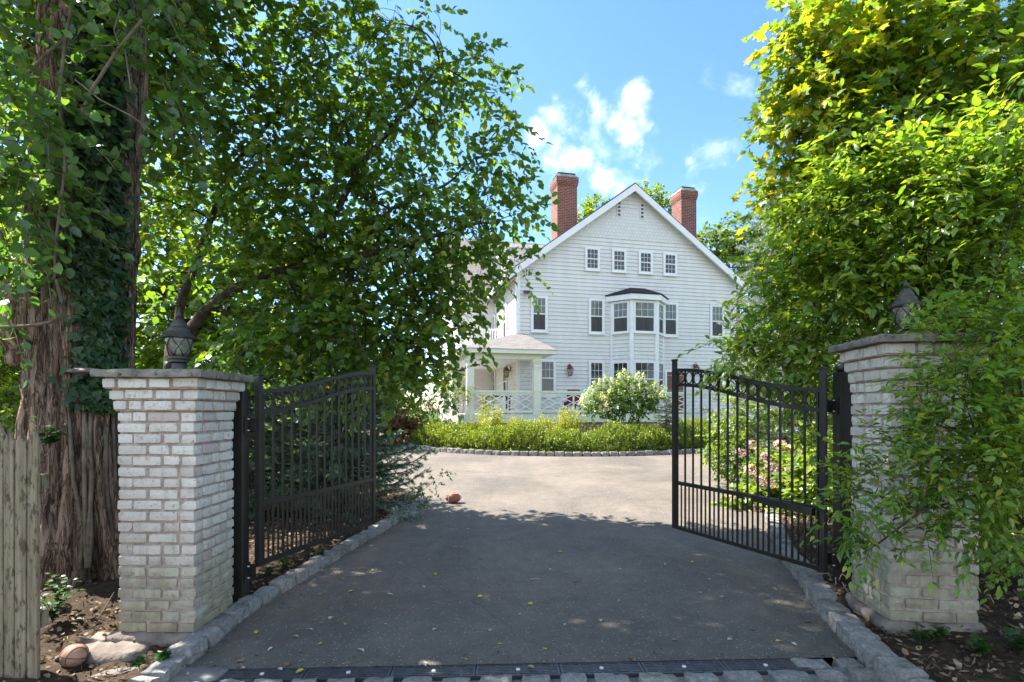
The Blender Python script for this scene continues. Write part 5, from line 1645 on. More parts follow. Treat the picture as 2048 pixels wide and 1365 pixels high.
hyd = bush('hydrangea_bush', 'big rounded hydrangea bush full of cream flower heads in front of the porch', 'bush', (at(1245, 850, 17)[0], 17.0, .35),
           [B(1200, 790, 17, .42, 70), B(1250, 775, 17, .5, 90), B(1295, 790, 17, .42, 70), B(1230, 815, 17, .42, 60), B(1270, 820, 17, .42, 60), B(1190, 815, 16.9, .3, 40), B(1245, 790, 16.6, .5, 80), B(1300, 805, 16.9, .3, 36)], 'ovate', 'lf_hyd', (.07, .11), 8, (.12, .25), r0=.02, stems=8)
ho = np.array([at(1245, 850, 17)[0], 17.0, .35])
t4, f4 = leaf_template('rhomb')
spots = [(1178, 790), (1190, 775), (1200, 768), (1212, 760), (1225, 765), (1240, 757), (1252, 752), (1262, 765), (1275, 757), (1285, 762), (1293, 773), (1300, 782), (1312, 775), (1318, 785), (1308, 798), (1322, 795), (1180, 802), (1170, 798), (1192, 798), (1205, 795), (1218, 787), (1214, 803), (1228, 800), (1222, 780), (1238, 778), (1250, 772), (1245, 790), (1202, 815), (1213, 810), (1199, 822), (1213, 820), (1268, 778), (1168, 810), (1165, 803), (1282, 778), (1188, 787), (1258, 787), (1326, 790)]
for px, py in spots:
    c = at(px, py, 16.55 + rng.uniform(-.15, .35)) - ho
    h = rng.uniform(.22, .34); w = h * .46; n = 70
    u = rng.random(n); a = rng.uniform(0, 2 * PI, n)
    P = np.stack([w * (1 - u * .8) * np.cos(a), w * (1 - u * .8) * np.sin(a), h * (u - .3)], 1)
    tilt = rng.normal(size=2) * .25
    P[:, 0] += P[:, 2] * tilt[0]; P[:, 1] += P[:, 2] * tilt[1]
    nn = unit(np.stack([np.cos(a), np.sin(a), np.full(n, .4)], 1) + rng.normal(size=(n, 3)) * .3)
    leaf_object('flower_head', 'rhomb', P + c, unit(np.cross(nn, rng.normal(size=(n, 3)))), nn, rng.uniform(.055, .08, n), M['petal_cream'], hyd)

# shrubs at the left end of the bed and near the house
bush('porch_shrub', 'airy green shrub in front of the white porch foundation', 'shrub', (at(880, 850, 18.7)[0], 18.7, .3), [B(880, 790, 18.6, .6, 80), B(850, 800, 18.8, .5, 50), B(910, 800, 18.6, .45, 40), B(895, 760, 18.8, .45, 34), B(860, 830, 18.8, .4, 40), B(930, 780, 18.7, .28, 14)], 'rhomb', 'lf_hedge', (.06, .10), 9, (.2, .4), r0=.02)
bush('reddish_plant', 'pink and yellow leaved low plant beyond the spruce on the left of the drive', 'plant', (at(800, 880, 19)[0], 19.0, .3), [B(770, 860, 19, .5, 60), B(810, 862, 19.2, .4, 50), B(830, 850, 19.3, .35, 34), B(790, 848, 19.4, .45, 40)], 'ovate', 'lf_red', (.14, .22), 7, (.15, .3))
bush('low_shrub', 'dark low shrub left of the hedge where the drive bends away', 'shrub', (at(720, 890, 20)[0], 20.0, .3), [B(740, 800, 20, .9, 70), B(790, 800, 20.3, .7, 60), B(690, 830, 20, .9, 60), B(820, 820, 20.5, .45, 40)], 'rhomb', 'lf_far', (.12, .18), 9, (.3, .5))

# ------------------------------------------------------------------ right-hand bed: yellow-green bush, pink hydrangeas
bush('yellow_bush', 'bright yellow green bush spilling over the kerb behind the open gate', 'bush', (4.15, 9.9, .15), [B(1455, 880, 10, .34, 60), B(1470, 830, 10.2, .36, 60), B(1440, 920, 9.8, .28, 44), B(1500, 850, 10.2, .34, 50), B(1480, 930, 9.9, .32, 50), B(1490, 900, 10, .34, 50), B(1425, 890, 10, .16, 14)], 'ovate', 'lf_bright', (.05, .085), 9, (.15, .3), r0=.015)
ph = bush('pink_hydrangea', 'hydrangea with round pink flower heads behind the bars of the open gate', 'bush', (4.35, 8.0, .14), [B(1530, 960, 8, .30, 50), B(1570, 930, 8.1, .32, 56), B(1600, 980, 7.8, .30, 46), B(1510, 1000, 7.9, .24, 36), B(1560, 1000, 7.8, .28, 40), B(1620, 930, 8, .30, 44), B(1480, 1010, 8.0, .20, 24)], 'ovate', 'lf_bright', (.09, .14), 8, (.15, .3), r0=.015)
for px, py, d, rr in ((1500, 940, 7.6, .085), (1522, 960, 7.5, .095), (1543, 935, 7.6, .10), (1540, 968, 7.5, .085), (1462, 1000, 7.9, .085), (1475, 1030, 7.8, .09), (1490, 1050, 7.7, .08), (1505, 890, 8.0, .085), (1560, 890, 8.0, .09), (1530, 915, 7.8, .09), (1590, 905, 7.8, .085), (1515, 1015, 7.6, .07), (1575, 945, 7.6, .08), (1482, 905, 8.2, .08)):
    c = at(px, py, d) - np.array([4.35, 8.0, .14]); n = 90
    nn = unit(rng.normal(size=(n, 3)))
    leaf_object('flower_head', 'rhomb', c + nn * rr * np.array([1, 1, .8]), unit(np.cross(nn, rng.normal(size=(n, 3)))), unit(nn + rng.normal(size=(n, 3)) * .25), rng.uniform(.03, .045, n), M['petal_pink'], ph)
bush('yellow_grass_shrub', 'yellowing shrub with narrow leaves right behind the gate hinge stile', 'shrub', (4.15, 6.9, .14), [B(1640, 960, 7, .30, 50), B(1650, 900, 7, .28, 46), B(1610, 1010, 6.9, .20, 26), B(1680, 940, 7, .3, 40)], 'lance', 'lf_bright', (.10, .16), 8, (.2, .4))

# ------------------------------------------------------------------ right-hand trees and shrubs
def bnd(*rows): return [B(*q) for q in rows]


mp_t = thing('maple_tree', (4.9, 6.4, 0), 'tall maple with golden green lobed leaves at the upper right of the drive', 'tree')
mo = np.array([4.9, 6.4, 0])
mbs = [(c_ + np.array([.10, 0, 0]), r_, n_) for c_, r_, n_ in bnd((1620, 60, 5.6, .45, 50), (1720, 40, 5.6, .55, 76), (1820, 60, 5.5, .55, 76), (1930, 60, 5.4, .6, 80), (2040, 60, 5.4, .6, 70), (1620, 170, 5.6, .45, 56), (1720, 160, 5.5, .5, 70), (1830, 180, 5.4, .55, 70), (1940, 190, 5.3, .55, 70), (2050, 200, 5.3, .5, 60), (1580, 270, 5.7, .36, 40), (1670, 280, 5.6, .48, 64), (1780, 300, 5.5, .5, 64), (1890, 310, 5.4, .5, 60), (1560, 380, 5.8, .30, 34), (1640, 390, 5.7, .45, 56), (1740, 410, 5.6, .5, 60), (1610, 480, 5.8, .36, 44), (1690, 520, 5.7, .42, 52), (1590, 120, 5.6, .24, 20), (1555, 90, 5.6, .12, 7), (1575, 20, 5.6, .16, 9), (1900, -60, 5.6, .7, 60), (1750, -80, 5.7, .6, 50), (2050, 320, 5.4, .5, 46), (1860, 420, 5.6, .5, 46), (1980, 420, 5.5, .5, 46), (1640, 600, 5.9, .3, 30))]
mbs = [(c_, r_, int(n_ * 1.2 + 1)) for c_, r_, n_ in mbs]
P, D, N, sz, ln = crown(mbs, 9, (.25, .5), droop=.25, size=(.070, .125), up=1.0)
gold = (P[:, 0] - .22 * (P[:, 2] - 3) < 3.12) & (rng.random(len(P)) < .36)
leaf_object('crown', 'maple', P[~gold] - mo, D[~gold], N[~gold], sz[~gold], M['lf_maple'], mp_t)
leaf_object('sunglow_crown', 'maple', P[gold] - mo, D[gold], N[gold], sz[gold], M['lf_maple_sunglow'], mp_t)
mtr = np.array([(4.95, 6.5, -.2), (4.9, 6.4, 1.5), at(1850, 400, 6.0), at(1815, 250, 5.7), at(1790, 150, 5.6), at(1770, 0, 5.6), at(1760, -90, 5.7)])
m2 = np.array([at(1850, 400, 6.0), at(1760, 330, 5.7), at(1690, 260, 5.6), at(1610, 140, 5.6)])
m3 = np.array([at(1848, 420, 6.0), at(1960, 330, 5.7), at(2040, 200, 5.5), at(2060, 60, 5.5)])
kk = lambda L, m: np.stack([np.interp(np.linspace(0, len(L) - 1, m), np.arange(len(L)), L[:, c]) for c in range(3)], 1)
joined('trunk', [tubes_mesh('t', [kk(L, 24) - mo], [np.linspace(a, b, 24)], 9) for L, a, b in ((mtr, .11, .025), (m2, .035, .012), (m3, .04, .012))], M['bark'], mp_t)
branches(np.concatenate([mtr[2:], m2, m3]) - mo, [(c - mo, r_, n_) for c, r_, n_ in mbs], ln - mo, r0=.02, twig_r=.003, link=.3, parent=mp_t)

sh = thing('lance_leaf_tree', (3.9, 4.7, 0), 'dense small tree with long pointed leaves crowding over the overgrown pillar', 'tree')
so = np.array([3.9, 4.7, 0])
sb_ = bnd((1620, 430, 5.1, .3, 34), (1700, 400, 4.9, .36, 44), (1790, 380, 4.7, .4, 50), (1880, 380, 4.5, .4, 52), (1970, 360, 4.4, .4, 50), (2050, 380, 4.3, .4, 44), (1580, 520, 5.3, .28, 32), (1650, 560, 5.1, .34, 44), (1740, 520, 4.9, .38, 50), (1830, 500, 4.7, .38, 50), (1920, 480, 4.6, .38, 50), (2010, 500, 4.5, .38, 46), (1560, 620, 5.3, .26, 28), (1640, 650, 5.1, .30, 40), (1730, 620, 4.9, .32, 44), (1760, 570, 4.9, .3, 30), (1900, 590, 4.6, .34, 44), (2000, 610, 4.5, .36, 46), (1540, 690, 5.2, .20, 20), (1490, 700, 5.2, .14, 9), (1460, 690, 5.2, .10, 5), (1445, 720, 5.2, .08, 4), (1590, 720, 5.1, .24, 30), (1660, 740, 5.0, .22, 26), (1520, 740, 5.3, .14, 10), (1640, 800, 5.2, .22, 22), (1600, 830, 5.4, .2, 16), (1980, 700, 4.6, .3, 34), (2050, 720, 4.5, .36, 40), (1700, 300, 4.9, .26, 14), (1800, 270, 4.7, .24, 12), (1560, 560, 5.4, .16, 12), (1480, 640, 5.4, .10, 5), (1900, 300, 4.5, .26, 16), (2000, 280, 4.4, .3, 18))
sb_ = [(c_, r_, int(n_ * 1.35 + 1)) for c_, r_, n_ in sb_]
P, D, N, sz, ln = crown(sb_, 11, (.22, .45), droop=.12, size=(.058, .100), up=1.1, hang=.10)
leaf_object('crown', 'lance', P - so, D, N, sz * 1.12, M['lf_shrub'], sh)
strk = np.array([(3.9, 4.75, -.2), (3.9, 4.7, 1.2), at(1880, 700, 4.75), at(1850, 560, 4.8), at(1830, 400, 4.8), at(1790, 250, 4.8)])
s2_ = np.array([at(1870, 640, 4.8), at(1780, 570, 4.9), at(1700, 520, 5.0), at(1600, 470, 5.2)])
s3_ = np.array([at(1880, 740, 4.75), at(1760, 720, 4.9), at(1640, 710, 5.1), at(1500, 690, 5.2)])
s4_ = np.array([at(1860, 600, 4.8), at(1960, 520, 4.5), at(2040, 420, 4.3)])
joined('trunk', [tubes_mesh('t', [kk(L, 24) - so], [np.linspace(a, b, 24)], 9) for L, a, b in ((strk, .07, .015), (s2_, .025, .008), (s3_, .025, .008), (s4_, .025, .008))], M['bark'], sh)
branches(np.concatenate([strk[2:], s2_, s3_, s4_]) - so, [(c - so, r_, n_) for c, r_, n_ in sb_], ln - so, r0=.015, twig_r=.0028, link=.3, parent=sh)

tend = np.array([at(1585, -10, 5.5), at(1600, 15, 5.5), at(1618, 27, 5.5), at(1640, 22, 5.5), at(1655, 26, 5.5)]) - mo
joined('tendril', [tubes_mesh('t', [kk(tend, 14)], [np.full(14, .004)], 5)], M['twig'], mp_t)
# near shrub whose sprays hang over the right pillar
ns = thing('overhanging_shrub', (3.6, 3.0, .05), 'near shrub whose leafy sprays hang across the front of the overgrown pillar', 'shrub')
no = np.array([3.6, 3.0, .05])
nb = bnd((1985, 760, 3.0, .20, 26), (2040, 800, 2.9, .22, 30), (1960, 850, 3.0, .20, 24), (2030, 890, 2.9, .22, 30), (1900, 830, 3.1, .15, 13), (1880, 760, 3.1, .12, 8), (1850, 880, 3.1, .12, 8), (1930, 940, 3.0, .2, 24), (2020, 970, 2.9, .22, 28), (1860, 960, 3.1, .14, 11), (1800, 900, 3.15, .10, 6), (1760, 950, 3.2, .11, 9), (1720, 970, 3.25, .10, 9), (1700, 1020, 3.25, .10, 8), (1740, 880, 3.25, .07, 4), (1770, 1060, 3.2, .09, 6), (1940, 1030, 3.0, .14, 12), (1990, 1060, 2.95, .16, 16), (2040, 1080, 2.9, .18, 18), (1890, 1010, 3.05, .10, 7), (1740, 1090, 3.2, .07, 4), (1980, 680, 3.1, .2, 20), (2045, 660, 3.0, .2, 22), (1900, 700, 3.2, .12, 9), (1870, 1070, 3.1, .08, 4), (2030, 590, 3.1, .22, 18), (1830, 820, 3.15, .09, 5), (1885, 610, 3.5, .10, 5), (1865, 660, 3.45, .08, 3), (1920, 640, 3.3, .14, 12), (1890, 790, 3.05, .14, 12), (1850, 760, 3.15, .1, 7), (1900, 900, 3.0, .14, 12), (1830, 990, 3.1, .1, 7), (1930, 720, 3.05, .14, 12), (1700, 1060, 3.3, .08, 6), (1690, 930, 3.3, .06, 4))
nb = [(c_, r_, int(n_ * 1.3 + 1)) for c_, r_, n_ in nb] + [((3.35, 2.2, 1.5), (.6, .5, .9), 110), ((3.1, 1.7, 2.6), (.7, .6, .6), 110), ((2.75, 2.3, 3.15), (.45, .5, .3), 60)]  # last three clumps are added out of view to shade the pillar front
P, D, N, sz, ln = crown(nb, 10, (.14, .28), droop=.15, size=(.038, .066), up=1.1, hang=.10)
leaf_object('foliage', 'lance', P - no, D, N, sz * 1.1, M['lf_shrub'], ns)
stems = []
for L in ([(3.6, 3.0, 0), at(2010, 1000, 2.95), at(1960, 900, 2.98), at(1930, 800, 3.0)], [at(1990, 980, 2.96), at(1845, 1022, 3.1), at(1740, 985, 3.2), at(1690, 975, 3.25)], [at(1848, 1018, 3.1), at(1760, 1085, 3.2), at(1735, 1100, 3.2)], [at(2000, 960, 2.95), at(1900, 860, 3.05), at(1830, 830, 3.15)], [(3.7, 3.0, 0), at(2060, 900, 2.9), at(2030, 700, 3.0), at(1960, 640, 3.1)], [at(1940, 900, 3.0), at(1850, 900, 3.1), at(1770, 880, 3.2)]):
    L = kk(np.array(L, float), 12) - no
    stems.append(L)
joined('stem', [tubes_mesh('t', [L], [np.linspace(.008, .003, 12)], 6) for L in stems], M['twig'], ns)
branches(np.concatenate(stems), [(c - no, r_, n_) for c, r_, n_ in nb], ln - no, r0=.005, twig_r=.0018, link=.4, parent=ns)
# shade-side shrubs right of the pillar, behind
bush('woodland_shrub', 'leafy woodland shrub filling the right edge beside the overgrown pillar', 'shrub', (4.9, 4.6, .1), [B(2000, 1000, 4.5, .4, 70), B(2040, 920, 4.6, .4, 60), B(2060, 1080, 4.3, .3, 40), B(1990, 880, 4.8, .4, 60), B(2080, 820, 4.5, .4, 50), B(1990, 760, 5, .4, 50)], 'ovate', 'lf_bright', (.06, .10), 9, (.2, .35), r0=.015)
tree('roadside_tree', 'leafy tree filling in behind the long leaved tree at the right edge', (7.6, 8.6, .1), [B(1960, 560, 8, .9, 80), B(2060, 480, 8, .9, 80), B(1880, 650, 8.5, .8, 70), B(2000, 700, 8, .8, 70), B(2080, 640, 8, .8, 60), B(1960, 820, 8, .7, 60), B(1780, 640, 8.8, .7, 60), B(1700, 760, 9, .55, 50), B(1960, 400, 8.5, .9, 60), B(1800, 480, 8.8, .8, 60), B(2060, 900, 7.6, .6, 50), B(1850, 780, 8.4, .6, 50)], 'ovate', 'lf_far', (.10, .16), 9, (.35, .6), r=.09)
# weeds
def weed(name, label, x, y, z, n, h, lf='ovate', size=(.03, .055), mat='lf_weed'):
    T = thing(name, (x, y, z), label, 'weed')
    P = []; D = []; N = []; ln = []
    for i in range(n):
        a = rng.uniform(0, 2 * PI); hh = h * rng.uniform(.5, 1); lean = np.array([math.cos(a), math.sin(a), 0]) * hh * rng.uniform(.2, .8)
        s = np.linspace(0, 1, 4)[:, None]
        L = np.array([0, 0, hh]) * s + lean * s * s; ln.append(L)
        m = 7
        for q in range(m):
            f = .3 + .7 * q / m; b = rng.uniform(0, 2 * PI)
            P.append(np.array([0, 0, hh]) * f + lean * f * f); D.append((math.cos(b), math.sin(b), .15)); N.append((rng.normal() * .3, rng.normal() * .3, 1))
    leaf_object('foliage', lf, np.array(P), np.array(D, float), np.array(N, float), rng.uniform(*size, len(P)), M[mat], T)
    joined('stem', [tubes_mesh('s', ln, np.tile(np.array([.003, .0025, .002, .001]), (len(ln), 1)), 4)], M['twig'], T)


for i, (px, py, d, n, h, lab) in enumerate(((105, 1195, 3.7, 12, .26, 'leafy weed patch at the foot of the old trunk beside the fence'), (120, 1120, 3.95, 10, .30, 'dark weed against the lower furrows of the old trunk'), (100, 880, 3.4, 9, .22, 'vine sprig poking out over the top of the picket fence'),
        (325, 1300, 3.12, 6, .10, 'small weed between the pillar footing and the kerb stones'), (278, 1318, 3.05, 4, .07, 'tiny bright weed in front of the pillar footing'), (570, 1140, 4.8, 8, .18, 'weed sprouting in the bed under the bare pillar gate'), (535, 1165, 4.6, 6, .14, 'low weed beside the post of the bare pillar gate'), (640, 1110, 5.2, 5, .12, 'thin weed in the dark bed under the middle of the gate'),
        (1840, 1290, 3.25, 8, .16, 'broad leaved weed in the mulch before the overgrown pillar'), (1880, 1235, 3.3, 6, .14, 'leafy weed touching the base of the overgrown pillar'), (1960, 1290, 3.1, 8, .15, 'dark weed in the mulch right of the overgrown pillar'), (2030, 1240, 3.1, 8, .20, 'round leaved weed at the right edge of the mulch'), (1668, 1165, 4.5, 5, .10, 'little weed tuft between the gate hinge and its post'))):
    p = at(px, py, d)
    zb = (1.30 if 'fence' in lab and 'poking' in lab else gz(d) + .05 + (.04 if p[0] > 2.3 else 0))
    weed('weed_plant', lab, p[0], d, zb, n, h, 'round' if i in (2, 11) else 'ovate')
# long sprig at the corner of the drive
sp_ = bush('drooping_sprig', 'thin leafy sprig reaching out over the asphalt below the spruce', 'plant', (-1.75, 7.4, .1), [B(850, 985, 7.6, .10, 7), B(868, 960, 7.6, .09, 6), B(885, 940, 7.6, .06, 3), B(835, 1000, 7.5, .12, 8)], 'ovate', 'lf_hyd', (.03, .05), 8, (.1, .22), stems=2, r0=.006)
bush('low_juniper', 'low grey green conifer sprays lying on the kerb below the spruce', 'shrub', (-1.75, 7.0, .1), [B(800, 1030, 7.0, .14, 16), B(830, 1025, 7.2, .10, 8), B(775, 1045, 6.9, .12, 12)], 'needle', 'needle_blue', (.05, .08), 30, (.12, .25), stems=2, r0=.006)

# ------------------------------------------------------------------ litter in the beds (stuff) and single leaves on the asphalt
def scatter(n, side):
    y = rng.uniform(2.3, 9.5, n); L = np.interp(y, *zip(*XL)); R = np.interp(y, *zip(*XR))
    x = L - .14 - rng.random(n) ** 1.3 * 3 if side < 0 else R + .16 + rng.random(n) ** 1.3 * 3
    z = .02 * np.clip(y - 4, 0, None) + .055 + (.05 * np.clip(x - 2.2, 0, 1) if side > 0 else -.075 * np.clip((3.75 - y) / .4, 0, 1)) + rng.uniform(0, .035, n)
    return np.stack([x, y, z], 1)


ye = rng.uniform(3.25, 8.3, 420); se = rng.random(420) < .5; off = .015 + rng.random(420) ** 2.2 * .35
xe = np.where(se, np.interp(ye, *zip(*XL)) + off + .03, np.interp(ye, *zip(*XR)) - off - .03)
edge = np.stack([xe, ye, .02 * np.clip(ye - 4, 0, None) + .008], 1)
xd = rng.uniform(-1.9, 2.1, 90); yd = 3.20 + .035 * xd + rng.random(90) ** 2 * .2
edge2 = np.stack([xd, yd, np.full(90, .008)], 1)
P = np.concatenate([scatter(5200, -1), scatter(4200, 1)]); n = len(P)
D = unit(rng.normal(size=(n, 3)) * np.array([1, 1, .35])); N = unit(np.array([0, 0, 1.0]) + rng.normal(size=(n, 3)) * .5)
ne = len(edge) + len(edge2); P = np.concatenate([P, edge, edge2]); D = np.concatenate([D, unit(rng.normal(size=(ne, 3)) * np.array([1, 1, .1]))]); N = np.concatenate([N, unit(np.array([0, 0, 1.0]) + rng.normal(size=(ne, 3)) * .12)])
sz = np.concatenate([rng.uniform(.018, .05, n), rng.uniform(.008, .026, ne)])
tag(leaf_object('leaf_litter', 'ovate', P, D, N, sz, M['litter']), 'brown leaf litter lying on the beds and along the edges of the driveway', 'leaf litter', kind='stuff')
P = np.concatenate([scatter(9000, -1), scatter(9000, 1)]); n = len(P)
D = unit(rng.normal(size=(n, 3)) * np.array([1, 1, .5])); N = unit(np.array([0, 0, .6]) + rng.normal(size=(n, 3)))
tag(leaf_object('mulch', 'blade', P - np.array([0, 0, .012]), D, N, rng.uniform(.02, .07, n), M['chips']), 'dark shredded mulch on the beds beside the driveway', 'mulch', kind='stuff')


def twig_thing(name, label, pts, r, group=None):
    o = tag(joined(name, [tubes_mesh('t', [kk(np.array(pts, float), 10)], [np.linspace(r, r * .4, 10)], 6)], M['dry']), label, 'stick', group)
    return o


twig_thing('dry_stick', 'pale dry stick leaning in the undergrowth left of the bare brick pillar', [at(180, 1260, 3.7), at(205, 1225, 3.75), at(228, 1185, 3.85)], .006)
twig_thing('dry_stick', 'curved dry stem bending from the kerb onto the asphalt by the gate post', [at(1600, 1188, 4.35), at(1575, 1190, 4.35), at(1560, 1205, 4.2)], .003)
twig_thing('dry_stick', 'straight dry stem lying on the asphalt by the right kerb stones', [at(1612, 1207, 4.1), at(1590, 1210, 4.1), at(1568, 1217, 4.05)], .003)
for i in range(7):
    a = at(1650 + i * 7, 1175 + i * 6, 4.4 - i * .06); q = a + np.array([rng.uniform(-.25, .05), rng.uniform(-.3, .3), rng.uniform(-.02, .06)]); a[2] = .20; q[2] = rng.uniform(.18, .26)
    twig_thing('dry_twig', 'dry twig in the brush pile between the kerb and the gate post', [a, (a + q) / 2 + rng.normal(size=3) * .03, q], .005, 'twigs heaped by the gate post')
for px, py, lab in ((1060, 1165, 'dark twig scrap lying in the middle of the shaded asphalt'), (1145, 1168, 'short dark stick lying on the asphalt near its centre'), (905, 1103, 'forked twig on the asphalt just past the bare pillar gate')):
    d = EYE * F / (py - 820); p = at(px, py, d); p[2] = gz(d) + .010
    twig_thing('dark_twig', lab, [p, p + np.array([.05, .01, .008]), p + np.array([.11, -.01, .002])], .006)

fallen = [(466, 1152), (513, 1266), (590, 1275), (660, 1238), (693, 1205), (665, 1238), (720, 1153), (742, 1093), (800, 1128), (820, 1090), (858, 1120), (870, 1150), (770, 1250), (848, 1175), (905, 1100), (640, 1190), (700, 1185), (850, 1060), (935, 1060), (960, 1120), (1010, 1160), (1090, 1300), (1130, 1250), (1240, 1203), (1340, 1226), (1300, 1190), (1400, 1187), (1445, 1195), (1550, 1180), (1615, 1245), (1548, 1178), (930, 1320), (722, 1302), (560, 1340), (575, 1330), (600, 1345), (1062, 1336), (870, 1260), (980, 1262), (1150, 1165), (1240, 1140), (1060, 1210), (1040, 1230), (1200, 1242), (1505, 1262), (1290, 1165), (1020, 1077), (1330, 1130), (1170, 1100), (880, 1075), (745, 1142), (690, 1250), (618, 1260), (540, 1300), (480, 1325), (640, 1290), (1560, 1285), (1588, 1290), (1460, 1280), (1350, 1282), (1120, 1105), (1385, 1125), (1420, 1160), (780, 1190), (810, 1220), (960, 1195), (1000, 1290), (1100, 1140), (850, 1330), (1265, 1320)]
mats = ['fall_yellow', 'fall_pale', 'fall_yellow', 'fall_brown', 'fall_pale']
protos = {}
tl, fl2 = leaf_template('ovate')
for i, (px, py) in enumerate(fallen):
    d = EYE * F / (py - 820)
    if d > 4: d = (EYE + .08) / ((py - 820) / F + .02)
    x = (px - 1024) / F * d
    m = mats[(i * 7) % 5]
    key = (m, i % 3)
    if key not in protos:
        me = bpy.data.meshes.new('fallen_leaf'); rr = random.Random(i)
        me.from_pydata([(a[0] * .9, a[1] - .5, abs(a[0]) * rr.uniform(.1, .5) + a[2] * .3 + .12 * rr.random()) for a in tl], [], fl2)
        me.materials.append(M[m]); protos[key] = me
    o = bpy.data.objects.new('fallen_leaf', protos[key]); COL.objects.link(o)
    s = rng.uniform(.030, .055)
    o.location = (x, d, gz(d) + .004); o.scale = (s, s * rng.uniform(.9, 1.3), s); o.rotation_euler = (rng.normal() * .08, rng.normal() * .08, rng.uniform(0, 6.28))
    nm = {'fall_yellow': 'small yellow fallen leaf lying on the shaded asphalt drive', 'fall_pale': 'small pale dried leaf lying on the shaded asphalt drive', 'fall_brown': 'small brown fallen leaf lying on the shaded asphalt drive'}[m]
    tag(o, nm, 'leaf', {'fall_yellow': 'yellow fallen leaves on the drive', 'fall_pale': 'pale fallen leaves on the drive', 'fall_brown': 'brown fallen leaves on the drive'}[m])

# ------------------------------------------------------------------ sky, sun, camera
SUN_AZ = math.atan2(-.94, .34); SUN_EL = math.radians(50)
w = bpy.data.worlds.new('World'); S.world = w; w.use_nodes = True
t = w.node_tree; t.nodes.clear()
out = t.nodes.new('ShaderNodeOutputWorld'); bg = t.nodes.new('ShaderNodeBackground'); sky = t.nodes.new('ShaderNodeTexSky')
sky.sky_type = 'NISHITA'; sky.sun_disc = False; sky.sun_elevation = SUN_EL; sky.sun_rotation = SUN_AZ
sky.air_density = 1.0; sky.dust_density = .4; sky.ozone_density = 2.0
bg.inputs['Strength'].default_value = .097
tc = t.nodes.new('ShaderNodeTexCoord')


def wn(typ, **kw):
    n = t.nodes.new(typ)
    for k, v in kw.items(): setattr(n, k, v)
    return n


def wmath(op, a, b=0.0):
    n = wn('ShaderNodeMath', operation=op)
    for s_, x in ((n.inputs[0], a), (n.inputs[1], b)):
        if isinstance(x, (int, float)): s_.default_value = x
        else: t.links.new(x, s_)
    return n.outputs[0]


nz = wn('ShaderNodeTexNoise'); nz.inputs['Scale'].default_value = 15; nz.inputs['Detail'].default_value = 7; nz.inputs['Roughness'].default_value = .58; nz.inputs['Distortion'].default_value = .3
t.links.new(tc.outputs['Generated'], nz.inputs['Vector'])
wrp = wn('ShaderNodeTexNoise'); wrp.inputs['Scale'].default_value = 11; wrp.inputs['Detail'].default_value = 6; wrp.inputs['Roughness'].default_value = .62
t.links.new(tc.outputs['Generated'], wrp.inputs['Vector'])
wv1 = wn('ShaderNodeVectorMath', operation='SUBTRACT'); t.links.new(wrp.outputs['Color'], wv1.inputs[0]); wv1.inputs[1].default_value = (.5, .5, .5)
wv2 = wn('ShaderNodeVectorMath', operation='SCALE'); t.links.new(wv1.outputs[0], wv2.inputs[0]); wv2.inputs['Scale'].default_value = .11
wv3 = wn('ShaderNodeVectorMath', operation='ADD'); t.links.new(tc.outputs['Generated'], wv3.inputs[0]); t.links.new(wv2.outputs[0], wv3.inputs[1])
mask = None
for px, py, rad, amp in ((1125, 235, .052, .9), (1175, 212, .045, .85), (1225, 230, .036, .8), (1270, 205, .042, 1.05), (1258, 250, .040, 1.0), (1285, 240, .03, .8), (1075, 275, .042, .85), (1110, 292, .04, .75), (1145, 318, .045, .85), (1190, 348, .042, .75), (1230, 372, .034, .5), (1380, 310, .020, .62), (1025, 330, .035, .5), (1340, 218, .018, .25), (1550, 95, .03, .3), (1265, 325, .024, .36), (1180, 290, .17, .26), (1420, 320, .20, .26), (1500, 200, .16, .2)):
    dv = unit(np.array([(px - 1024) / F, 1, -(py - 820) / F]))
    vm = wn('ShaderNodeVectorMath', operation='DISTANCE'); vm.inputs[1].default_value = dv
    t.links.new(wv3.outputs[0], vm.inputs[0])
    g = wmath('MULTIPLY', wmath('MAXIMUM', wmath('SUBTRACT', 1.0, wmath('DIVIDE', vm.outputs['Value'], rad)), 0.0), amp)
    mask = g if mask is None else wmath('MAXIMUM', mask, g)
dens = wmath('ADD', wmath('MULTIPLY', mask, 1.5), wmath('MULTIPLY', wmath('SUBTRACT', nz.outputs['Fac'], .57), 2.7))
mr = wn('ShaderNodeMapRange', interpolation_type='SMOOTHSTEP'); mr.inputs['From Min'].default_value = .02; mr.inputs['From Max'].default_value = 2.05
t.links.new(wmath('MULTIPLY', dens, wmath('MINIMUM', wmath('MULTIPLY', mask, 6.), 1.)), mr.inputs['Value'])
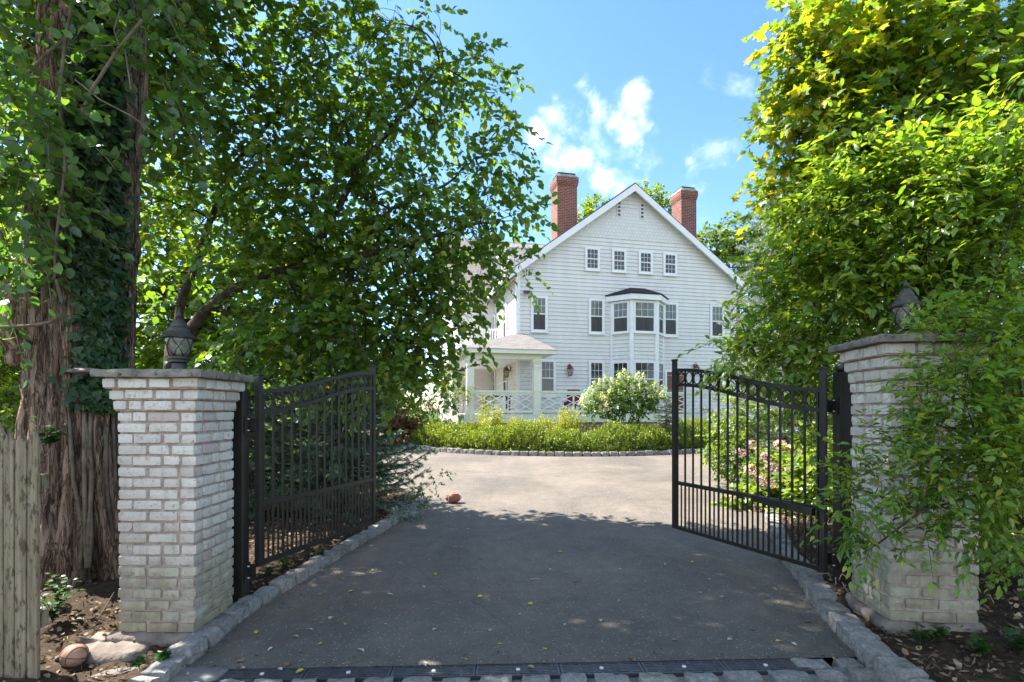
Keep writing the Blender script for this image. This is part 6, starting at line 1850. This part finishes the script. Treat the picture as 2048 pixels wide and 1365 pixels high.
# added broken cloud, unseen behind the camera, to whiten and lift the fill
sx_ = wn('ShaderNodeSeparateXYZ'); t.links.new(tc.outputs['Generated'], sx_.inputs[0])
nb2 = wn('ShaderNodeTexNoise'); nb2.inputs['Scale'].default_value = 2.6; nb2.inputs['Detail'].default_value = 6; t.links.new(tc.outputs['Generated'], nb2.inputs['Vector'])
rear = wn('ShaderNodeMapRange', interpolation_type='SMOOTHSTEP'); rear.inputs['From Min'].default_value = -.05; rear.inputs['From Max'].default_value = -.55; t.links.new(sx_.outputs['Y'], rear.inputs['Value'])
brk = wn('ShaderNodeMapRange', interpolation_type='SMOOTHSTEP'); brk.inputs['From Min'].default_value = .36; brk.inputs['From Max'].default_value = .56; t.links.new(nb2.outputs['Fac'], brk.inputs['Value'])
fill_cloud = wmath('MULTIPLY', rear.outputs['Result'], brk.outputs['Result'])
mx = wn('ShaderNodeMix', data_type='RGBA')
mx.inputs[7].default_value = (8.2, 8.3, 8.6, 1)
t.links.new(wmath('MAXIMUM', mr.outputs['Result'], wmath('MULTIPLY', fill_cloud, .42)), mx.inputs[0]); hsv = wn('ShaderNodeHueSaturation'); hsv.inputs['Saturation'].default_value = 1.16; hsv.inputs['Hue'].default_value = .497; t.links.new(sky.outputs[0], hsv.inputs['Color']); t.links.new(hsv.outputs[0], mx.inputs[6])
t.links.new(mx.outputs[2], bg.inputs['Color']); t.links.new(bg.outputs[0], out.inputs['Surface'])

sd = bpy.data.lights.new('sun', 'SUN'); sd.energy = 4.8; sd.angle = math.radians(.5); sd.color = (1, .95, .86)
so_ = bpy.data.objects.new('sun', sd); COL.objects.link(so_)
dirv = Vector((math.sin(SUN_AZ) * math.cos(SUN_EL), math.cos(SUN_AZ) * math.cos(SUN_EL), math.sin(SUN_EL)))
so_.rotation_euler = dirv.to_track_quat('Z', 'Y').to_euler(); so_.location = dirv * 30

cam = bpy.data.cameras.new('camera'); co = bpy.data.objects.new('camera', cam); COL.objects.link(co)
cam.sensor_width = 36; cam.lens = 36 * F / 2048; cam.shift_y = (820 - 682.5) / 2048; cam.clip_end = 2000; cam.clip_start = .05
co.location = (0, 0, EYE); co.rotation_euler = (PI / 2, 0, 0)
S.camera = co

S.view_settings.view_transform = 'Standard'; S.view_settings.look = 'None'; S.view_settings.gamma = 1
S.view_settings.exposure = 1.9
S.render.engine = 'CYCLES'
c = S.cycles
c.max_bounces = 10; c.diffuse_bounces = 7; c.glossy_bounces = 2; c.transmission_bounces = 6; c.transparent_max_bounces = 8
c.use_denoising = True
